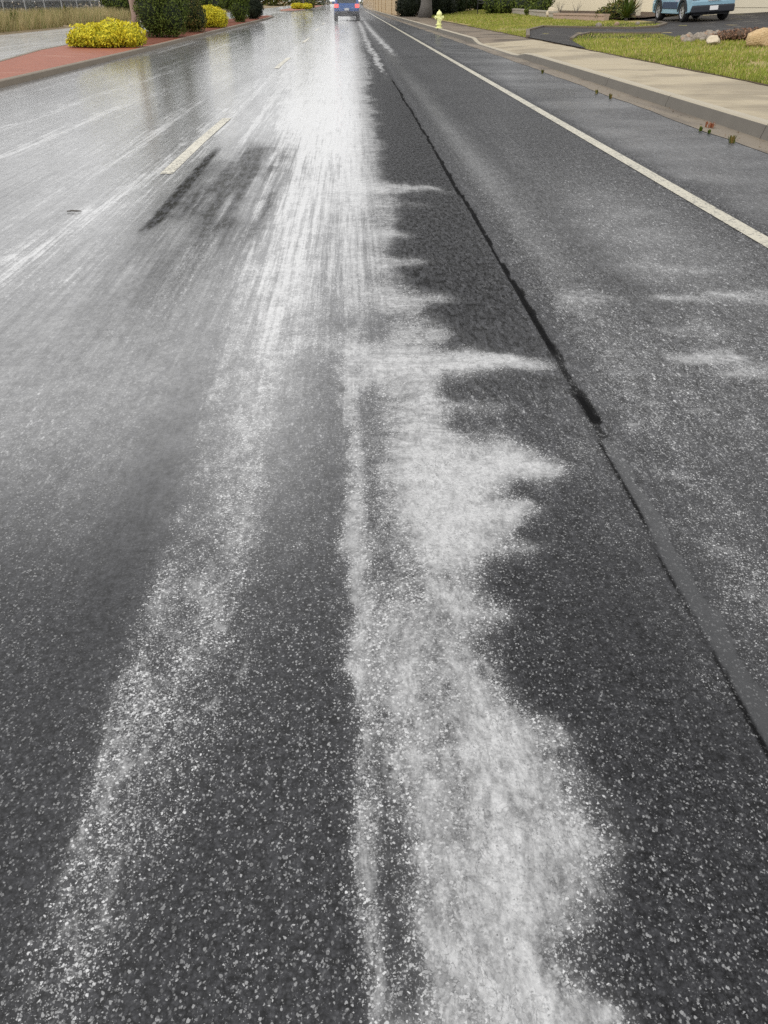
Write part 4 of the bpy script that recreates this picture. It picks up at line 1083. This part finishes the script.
fr = empty('metal_frame', (9.95, 67.2, zlot(9.95)), -.35, 'black metal frame with two legs on the sloping lawn before the hedge', 'frame stand')
for s in (-1, 1): MB().tube([(s*.46, 0, -.05), (s*.46, 0, .92)], .032, 8).build('leg', M['black_metal'], fr)
MB().tube([(-.5, 0, .9), (.5, 0, .9)], .035, 8).build('crossbar', M['black_metal'], fr)
MB().tube([(-.46, 0, .72), (.46, 0, .72)], .02, 8).build('lower_rail', M['black_metal'], fr)
MB().box(-.12, .12, -.02, .02, .735, .985).build('bracket', M['black_metal'], fr)

hy = empty('fire_hydrant', (4.24, 42.6, .15), R(8), 'pale yellow fire hydrant standing on the kerb edge', 'hydrant')
MB().lathe([(.001, 0), (.17, 0), (.17, .035), (.105, .04), (.105, .12), (.15, .125), (.15, .16), (.10, .17)], 20).build('base_flange', M['hyd'], hy, smooth=False)
MB().lathe([(.10, .168), (.098, .48), (.125, .50), (.125, .535), (.11, .54)], 20).build('barrel', M['hyd'], hy)
MB().lathe([(.128, .538), (.128, .565), (.115, .60), (.085, .645), (.045, .67), (.032, .675), (.032, .72), (.001, .722)], 20).build('bonnet', M['hyd'], hy)
for s, l, r_ in ((-1, .20, .055), (1, .20, .055)):
    MB().lathe([(.001, s*.05), (r_, s*.05), (r_, s*.15), (r_+.018, s*.155), (r_+.018, s*l), (.02, s*(l+.005)), (.02, s*(l+.03)), (.001, s*(l+.031))], 14, 'x', (0, 0, .42)).build('outlet_cap', M['hyd'], hy)
n_ = MB().lathe([(.001, .05), (.075, .05), (.075, .15), (.095, .155), (.095, .2), (.022, .205), (.022, .235), (.001, .236)], 16, 'x'); n_.v = [(y, -x, z+.36) for x, y, z in n_.v]
n_.build('pumper_cap', M['hyd'], hy)

# ------------------------------------------------------------------ house
hs = empty('house', (0, 0, 0), 0, 'cream rendered house with beige garage behind the planter walls', 'house')
A_, B_ = Vector((13.95, 66)), Vector((16.25, 43.6))
zb, zt = .3, 3.6
m_ = MB()
def wall_quad(m_, a, b, z0, z1, holes=()):
    """a vertical wall from a to b with rectangular openings (s0,s1,z0,z1)"""
    L_ = (b-a).length; d = (b-a)/L_
    ss = sorted({0, L_}|{s for h_ in holes for s in h_[:2]}); zz = sorted({z0, z1}|{z for h_ in holes for z in h_[2:]})
    for i in range(len(ss)-1):
        for j in range(len(zz)-1):
            cs, cz = (ss[i]+ss[i+1])/2, (zz[j]+zz[j+1])/2
            if any(h_[0] < cs < h_[1] and h_[2] < cz < h_[3] for h_ in holes): continue
            p, q = a+d*ss[i], a+d*ss[i+1]
            m_.add([(p.x, p.y, zz[j]), (q.x, q.y, zz[j]), (q.x, q.y, zz[j+1]), (p.x, p.y, zz[j+1])], [(0, 1, 2, 3)])
wins = [(3, 5, 1.7, 2.9), (10, 12.4, 1.7, 2.9), (16.5, 18.3, 1.7, 2.9)]
wall_quad(m_, A_, B_, zb, zt, wins)
C_, D_, E_, F_ = Vector((16.25, 41.2)), Vector((24.5, 39.2)), Vector((27, 60)), Vector((21, 68))
wall_quad(m_, B_, C_, zb, zt)
gd = (D_-C_); gl = gd.length
G0, G1 = 1.0, 5.9
wall_quad(m_, C_, D_, zb, zt, [(G0, G1, .35, 3.0)])
wall_quad(m_, D_, E_, zb, zt); wall_quad(m_, E_, F_, zb, zt); wall_quad(m_, F_, A_, zb, zt)
m_.build('wall', M['cream'], hs)
# a thin dark skirt course round the foot
dirn = (B_-A_).normalized(); nrm = Vector((dirn.y, -dirn.x))
if nrm.x > 0: nrm = -nrm
for (s0, s1, z0, z1) in wins:
    p, q = A_+dirn*s0-nrm*.12, A_+dirn*s1-nrm*.12
    w_ = MB().add([(p.x, p.y, z0), (q.x, q.y, z0), (q.x, q.y, z1), (p.x, p.y, z1)], [(0, 1, 2, 3)]).build('window', M['glass'], hs)
    f_ = MB()
    for a, b, c, d in ((s0-.08, s1+.08, z1, z1+.09), (s0-.08, s1+.08, z0-.09, z0), (s0-.08, s0, z0, z1), (s1, s1+.08, z0, z1)):
        P0, P1 = A_+dirn*a, A_+dirn*b
        f_.add([(P.x+nrm.x*k, P.y+nrm.y*k, z) for z in (c, d) for P in (P0, P1) for k in (-.12, .05)], [(0, 1, 3, 2), (4, 6, 7, 5), (0, 4, 5, 1), (2, 3, 7, 6), (0, 2, 6, 4), (1, 5, 7, 3)])
    f_.build('frame', M['cream_trim'], w_)
gdn = gd.normalized(); gn = Vector((gdn.y, -gdn.x))
if gn.y > 0: gn = -gn
g_ = MB()
for k in range(6):
    z0, z1 = .55+k*.42, .55+k*.42+.40
    P0, P1 = C_+gdn*G0, C_+gdn*G1
    g_.add([(P.x+gn.x*o_, P.y+gn.y*o_, z) for z in (z0, z1) for P in (P0, P1) for o_ in (-.10, -.04)], [(0, 1, 3, 2), (4, 6, 7, 5), (0, 4, 5, 1), (2, 3, 7, 6), (0, 2, 6, 4), (1, 5, 7, 3)])
P0, P1 = C_+gdn*G0, C_+gdn*G1
g_.add([(P0.x-gn.x*.11, P0.y-gn.y*.11, .4), (P1.x-gn.x*.11, P1.y-gn.y*.11, .4), (P1.x-gn.x*.11, P1.y-gn.y*.11, 3.1), (P0.x-gn.x*.11, P0.y-gn.y*.11, 3.1)], [(0, 1, 2, 3)])
g_.build('garage_door', M['garage'], hs)
for s0, s1 in ((G0-.16, G0), (G1, G1+.16)):
    P0, P1 = C_+gdn*s0, C_+gdn*s1
    MB().add([(P.x+gn.x*o_, P.y+gn.y*o_, z) for z in (.35, 3.1) for P in (P0, P1) for o_ in (-.12, .06)], [(0, 1, 3, 2), (4, 6, 7, 5), (0, 4, 5, 1), (2, 3, 7, 6), (0, 2, 6, 4), (1, 5, 7, 3)]).build('door_jamb', M['cream_trim'], hs)
r_ = MB()
base = [A_, B_, C_, D_, E_, F_]; cen = sum((Vector(p) for p in base), Vector((0, 0)))/6
ov = [cen+(p-cen)*1.06 for p in base]
v = [(p.x, p.y, zt-.02) for p in ov]+[(p.x, p.y, zt+.12) for p in ov]+[(cen.x, cen.y-4, zt+2.2), (cen.x-.5, cen.y+5, zt+2.2)]
f = [tuple(range(6))[::-1]]+[(i, (i+1) % 6, 6+(i+1) % 6, 6+i) for i in range(6)]
f += [(6, 7, 12), (6, 12, 13), (7, 8, 12), (8, 9, 12), (9, 10, 12), (10, 13, 12), (10, 11, 13), (11, 6, 13)]
r_.add(v, f); r_.build('roof', M['roof'], hs)
po = empty('white_post', (13.75, 43.0, zlot(13.75)), 0, 'short white post among the plants left of the pale blue car', 'post')
MB().box(-.09, .09, -.09, .09, -.05, .95).build('shaft', M['cream_trim'], po, bevel=.01); MB().lathe([(.14, .95), (.14, 1.0), (.001, 1.08)], 4).build('cap', M['cream_trim'], po)

# ------------------------------------------------------------------ cars
def wheel(par, x, y, r, w, side):
    prof = [(r*.66, -w/2), (r*.93, -w/2), (r, -w*.33), (r, w*.33), (r*.93, w/2), (r*.66, w/2), (r*.6, w*.3), (r*.6, -w*.3), (r*.66, -w/2)]
    t = MB().lathe(prof, 28, 'x').build('wheel', M['tyre'], par, smooth=True)
    t.location = (x, y, r)
    rm = MB().lathe([(r*.67, side*w*.46), (r*.60, side*w*.42), (r*.56, side*w*.12), (.001, side*w*.12)], 28, 'x')
    for k in range(7):
        a = 2*math.pi*k/7; c, s = math.cos(a), math.sin(a); hw = r*.085
        pts = []
        for rad in (r*.10, r*.60):
            for q in (-hw, hw):
                pts.append((side*w*.36, c*rad-s*q, s*rad+c*q)); pts.append((side*w*.2, c*rad-s*q, s*rad+c*q))
        rm.add(pts, [(0, 2, 6, 4), (1, 5, 7, 3), (0, 4, 5, 1), (2, 3, 7, 6), (0, 1, 3, 2), (4, 6, 7, 5)])
    rm.lathe([(r*.16, side*w*.2), (r*.16, side*w*.38), (.001, side*w*.40)], 14, 'x')
    rm.build('rim', M['rim'], t, smooth=False)

def make_car(name, loc, rz, rx, W, L, H, r, paint, label, group=None, lit=False, cladding=False, clear=.30):
    o = empty(name, loc, rz, label, 'car', group); o.rotation_euler = (0, rx, rz)
    yr, yf = -L/2+.80, L/2-.86                 # axles; the car faces +Y
    belt = H*.58; hw = W/2
    def arch(yc, R_):                            # wheel-arch points along the sill, front to rear
        return [(yc+R_*math.cos(a), r+R_*math.sin(a)) for a in [math.pi*k/10 for k in range(11)] if r+R_*math.sin(a) > clear-.02]
    sill = clear
    Ra = r*1.17
    def archpts(yc):
        a0 = math.asin((sill-r)/Ra)
        return [(yc+Ra*math.cos(a), r+Ra*math.sin(a)) for a in np.linspace(a0, math.pi-a0, 11)]
    prof = [(-L/2+.10, sill+.06), (-L/2+.015, sill+.20), (-L/2, belt*.72), (-L/2+.05, belt-.02), (-L/2+.10, belt), (L/2-1.15, belt), (L/2-.25, belt*.84), (L/2-.03, belt*.68), (L/2, sill+.2), (L/2-.1, sill+.03), (yf+Ra+.02, sill)]
    prof += archpts(yf)+[(yr+Ra+.05, sill)]+archpts(yr)+[(yr-Ra-.02, sill+.03)]
    n = len(prof)
    xs_ = [-hw, -hw+.05, -hw+.16, 0, hw-.16, hw-.05, hw]
    v, f = [], []
    cy, cz = 0, belt*.6
    for x in xs_:
        k = max(0, (abs(x)-(hw-.16))/.16)
        for (y, z) in prof:
            yy = y*(1-.018*k*k) if abs(y) > L*.3 else y
            zz = z if z < belt-.05 else z-.03*k*k
            end = max(0, (abs(y)/(L/2)-.72)/.28)
            v.append((x*(1-.06*end*end)*(1-.03*max(0, (z-belt*.7)/belt)), yy, zz))
    for i in range(len(xs_)-1):
        for j in range(n): f.append((i*n+j, i*n+(j+1) % n, (i+1)*n+(j+1) % n, (i+1)*n+j))
    f.append(tuple(range(n))); f.append(tuple(range((len(xs_)-1)*n, len(xs_)*n))[::-1])
    MB().add(v, f).build('body', paint, o, bevel=.02, seg=2)
    MB().box(-hw+.22, hw-.22, -L/2+.25, L/2-.3, sill-.06, sill+.25).build('underbody', M['trimplastic'], o)
    for yc in (yr, yf):
        MB().box(-hw+.05, hw-.05, yc-Ra*.95, yc+Ra*.95, r*.95, r+Ra*.93).build('wheel_housing', M['tyre'], o)
    # cabin
    y0, y1, y2, y3 = -L/2+.12, -L/2+.42, L/2-2.0, L/2-1.22
    def cab(inset, zb_, zt_):
        tw = hw*.80
        return [(-hw+.05+inset, y0+inset, zb_), (hw-.05-inset, y0+inset, zb_), (hw-.05-inset, y3-inset, zb_), (-hw+.05+inset, y3-inset, zb_), (-tw, y1, zt_), (tw, y1, zt_), (tw, y2, zt_), (-tw, y2, zt_)]
    MB().add(cab(0, belt-.03, H), [(0, 3, 2, 1), (4, 5, 6, 7), (0, 1, 5, 4), (1, 2, 6, 5), (2, 3, 7, 6), (3, 0, 4, 7)]).build('cabin', paint, o, bevel=.05, seg=3)
    c8 = [Vector(p) for p in cab(0, belt-.03, H)]
    def pane(nm, a, b, c, d, u0, u1, v0, v1):
        nrm_ = (b-a).cross(d-a).normalized()*.012
        def at(u, v_): return (a.lerp(b, u)).lerp(d.lerp(c, u), v_)+nrm_
        MB().add([at(u0, v0), at(u1, v0), at(u1, v1), at(u0, v1)], [(0, 1, 2, 3)]).build(nm, M['glass'], o)
    pane('rear_window', c8[0], c8[1], c8[5], c8[4], .1, .9, .14, .86)
    pane('windscreen', c8[2], c8[3], c8[7], c8[6], .06, .94, .1, .94)
    for a, b, c, d in ((1, 2, 6, 5), (3, 0, 4, 7)):
        pane('side_window', c8[a], c8[b], c8[c], c8[d], .10, .45, .14, .86) ; pane('side_window', c8[a], c8[b], c8[c], c8[d], .49, .86, .14, .86)
    # rear end
    MB().box(-hw*.93, hw*.93, -L/2-.055, -L/2+.22, sill+.02, belt*.60).build('rear_bumper', M['trimplastic'], o, bevel=.05, seg=3)
    MB().box(-hw*.90, hw*.90, L/2-.22, L/2+.035, sill+.01, sill+.26).build('front_bumper', M['trimplastic'], o, bevel=.05, seg=3)
    pz = .71 if lit else .44
    MB().box(-.16, .16, -L/2-.085, -L/2-.045, pz-.07, pz+.07).build('number_plate', M['plate'] if not lit else M['chrome'], o, bevel=.005)
    if not lit:
        MB().box(-.24, .24, -L/2-.035, -L/2+.06, .68, .80).build('tailgate_plate', M['plate'], o, bevel=.005)
    for s in (-1, 1):
        x0, x1 = (hw*.64, hw*.955)
        MB().box(min(s*x0, s*x1), max(s*x0, s*x1), -L/2-.02, -L/2+.14, belt*.80, belt*1.02).build('tail_lamp', M['brakelamp'] if lit else M['taillens'], o, bevel=.03, seg=2)
        MB().box(min(s*x0, s*x1), max(s*x0, s*x1), L/2-.24, L/2-.02, belt*.62, belt*.78).build('headlamp', M['lens'], o, bevel=.03)
        MB().box(min(s*(hw-.02), s*(hw+.16)), max(s*(hw-.02), s*(hw+.16)), y3-.35, y3-.22, belt+.02, belt+.17).build('wing_mirror', paint, o, bevel=.03)
        if cladding:
            MB().box(min(s*(hw-.01), s*(hw+.022)), max(s*(hw-.01), s*(hw+.022)), yr+Ra+.12, yf-Ra-.1, sill+.16, sill+.40).build('door_cladding', M['navy'], o, bevel=.02)
            for yc in (yr, yf):
                av = []
                for rr_ in (Ra-.005, Ra+.085):
                    for a in np.linspace(.02, math.pi-.02, 13): av.append((yc+rr_*math.cos(a), r+rr_*math.sin(a)))
                vv_ = [(s*(hw+q), y, z) for q in (-.02, .014) for y, z in av]
                ff_ = []
                for k in range(12):
                    ff_ += [(26+k, 26+k+1, 39+k+1, 39+k), (k, k+1, 26+k+1, 26+k), (13+k, 39+k, 39+k+1, 13+k+1)]
                MB().add(vv_, ff_).build('arch_cladding', M['trimplastic'], o)
    if lit:
        MB().lathe([(.001, 0), (.07, .0), (.07, .012), (.001, .02)], 14, 'x').build('badge', M['chrome'], o).rotation_euler = (0, 0, R(-90))
        o.children[-1].location = (0, -L/2-.005, belt*.90)
        MB().box(-hw*.5, hw*.5, -L/2-.09, -L/2+.1, sill-.07, sill+.05).build('tow_bar', M['trimplastic'], o, bevel=.02)
    for yc in (yr, yf):
        for s in (-1, 1): wheel(o, s*(hw-.12), yc, r, .23, s)
    return o
make_car('blue_car', (-.10, 64.6+2.1, 0), 0, 0, 1.82, 4.5, 1.72, .36, M['blue'], 'deep blue car with lit tail lamps driving away up the wet road', None, True, False, .36)
make_car('pale_blue_car', (14.0, 37.0, zlot(14.0)+.035), R(2.0), R(-2.86), 1.80, 4.2, 1.56, .335, M['lightblue'], 'pale blue car with dark cladding parked on the driveway by the garage', None, False, True, .27)

# fine spray thrown up behind the car
sp = NT('tyre_spray')
ns = sp.noise(sp.pos(), .9, 4, .6); sx = sp.n('ShaderNodeSeparateXYZ'); sp.put(sx.inputs[0], sp.n('ShaderNodeTexCoord').outputs['Generated'])
fall = sp.math('MULTIPLY', sp.step(sx.outputs[2], 1.0, .1), sp.math('MULTIPLY', sp.step(sp.math('ABSOLUTE', sp.math('SUBTRACT', sx.outputs[0], .5)), .5, .2), sp.step(sp.math('ABSOLUTE', sp.math('SUBTRACT', sx.outputs[1], .5)), .5, .3)))
pv_ = sp.n('ShaderNodeVolumePrincipled'); sp.put(pv_.inputs['Density'], sp.math('MULTIPLY', fall, sp.step(ns, .3, .7, .03, .12)))
pv_.inputs['Color'].default_value = (.95, .95, .96, 1)
sp.t.links.new(pv_.outputs[0], sp.out.inputs['Volume'])
tag(MB().box(-2.4, 2.2, 60.0, 70, .012, 1.7).build('tyre_spray', sp.m), kind='stuff')

# ------------------------------------------------------------------ sky, sun, camera
w = bpy.data.worlds.new('World'); sc.world = w; w.use_nodes = True
nt = w.node_tree; nt.nodes.clear()
out = nt.nodes.new('ShaderNodeOutputWorld'); bg = nt.nodes.new('ShaderNodeBackground')
sky = nt.nodes.new('ShaderNodeTexSky'); sky.sky_type = 'NISHITA'; sky.sun_disc = False
SUN_EL, SUN_AZ = R(48), R(-128)
sky.sun_elevation = SUN_EL; sky.sun_rotation = SUN_AZ
hs_ = nt.nodes.new('ShaderNodeHueSaturation'); hs_.inputs['Saturation'].default_value = .25
nt.links.new(sky.outputs[0], hs_.inputs['Color'])
tc = nt.nodes.new('ShaderNodeTexCoord'); mp = nt.nodes.new('ShaderNodeMapping'); mp.inputs['Scale'].default_value = (1, 1, 3)
nt.links.new(tc.outputs['Generated'], mp.inputs[0])
cl = nt.nodes.new('ShaderNodeTexNoise'); cl.inputs['Scale'].default_value = 2.2; cl.inputs['Detail'].default_value = 5
nt.links.new(mp.outputs[0], cl.inputs['Vector'])
cr = nt.nodes.new('ShaderNodeMapRange'); cr.inputs[1].default_value = .3; cr.inputs[2].default_value = .7; cr.inputs[3].default_value = 11.0; cr.inputs[4].default_value = 15.0
nt.links.new(cl.outputs[0], cr.inputs[0])
cc = nt.nodes.new('ShaderNodeCombineColor')
for i in range(3): nt.links.new(cr.outputs[0], cc.inputs[i])
mx = nt.nodes.new('ShaderNodeMix'); mx.data_type = 'RGBA'; mx.inputs[0].default_value = .85
nt.links.new(hs_.outputs[0], mx.inputs[6]); nt.links.new(cc.outputs[0], mx.inputs[7])
nt.links.new(mx.outputs[2], bg.inputs['Color']); bg.inputs['Strength'].default_value = .10
nt.links.new(bg.outputs[0], out.inputs['Surface'])

sd = bpy.data.lights.new('sun', 'SUN'); sd.energy = 1.3; sd.angle = R(12); sd.color = (1, .95, .87)
so = bpy.data.objects.new('sun', sd); link(so)
dirv = Vector((math.sin(SUN_AZ)*math.cos(SUN_EL), math.cos(SUN_AZ)*math.cos(SUN_EL), math.sin(SUN_EL)))
so.rotation_euler = dirv.to_track_quat('Z', 'Y').to_euler(); so.location = dirv*50

cam = bpy.data.cameras.new('camera'); co = bpy.data.objects.new('camera', cam); link(co)
cam.sensor_fit = 'VERTICAL'; cam.sensor_height = 24; cam.lens = 24*769/1024
cam.clip_start = .05; cam.clip_end = 2000
co.location = (0, 0, 1.25); co.rotation_euler = (R(90-33.6557), 0, R(-2.2315))
sc.camera = co

sc.view_settings.view_transform = 'Standard'; sc.view_settings.look = 'None'
sc.view_settings.exposure = 0; sc.view_settings.gamma = 1
sc.cycles.use_denoising = DENOISE
sc.cycles.max_bounces = 6; sc.cycles.glossy_bounces = 3; sc.cycles.diffuse_bounces = 3
sc.cycles.sample_clamp_indirect = 4
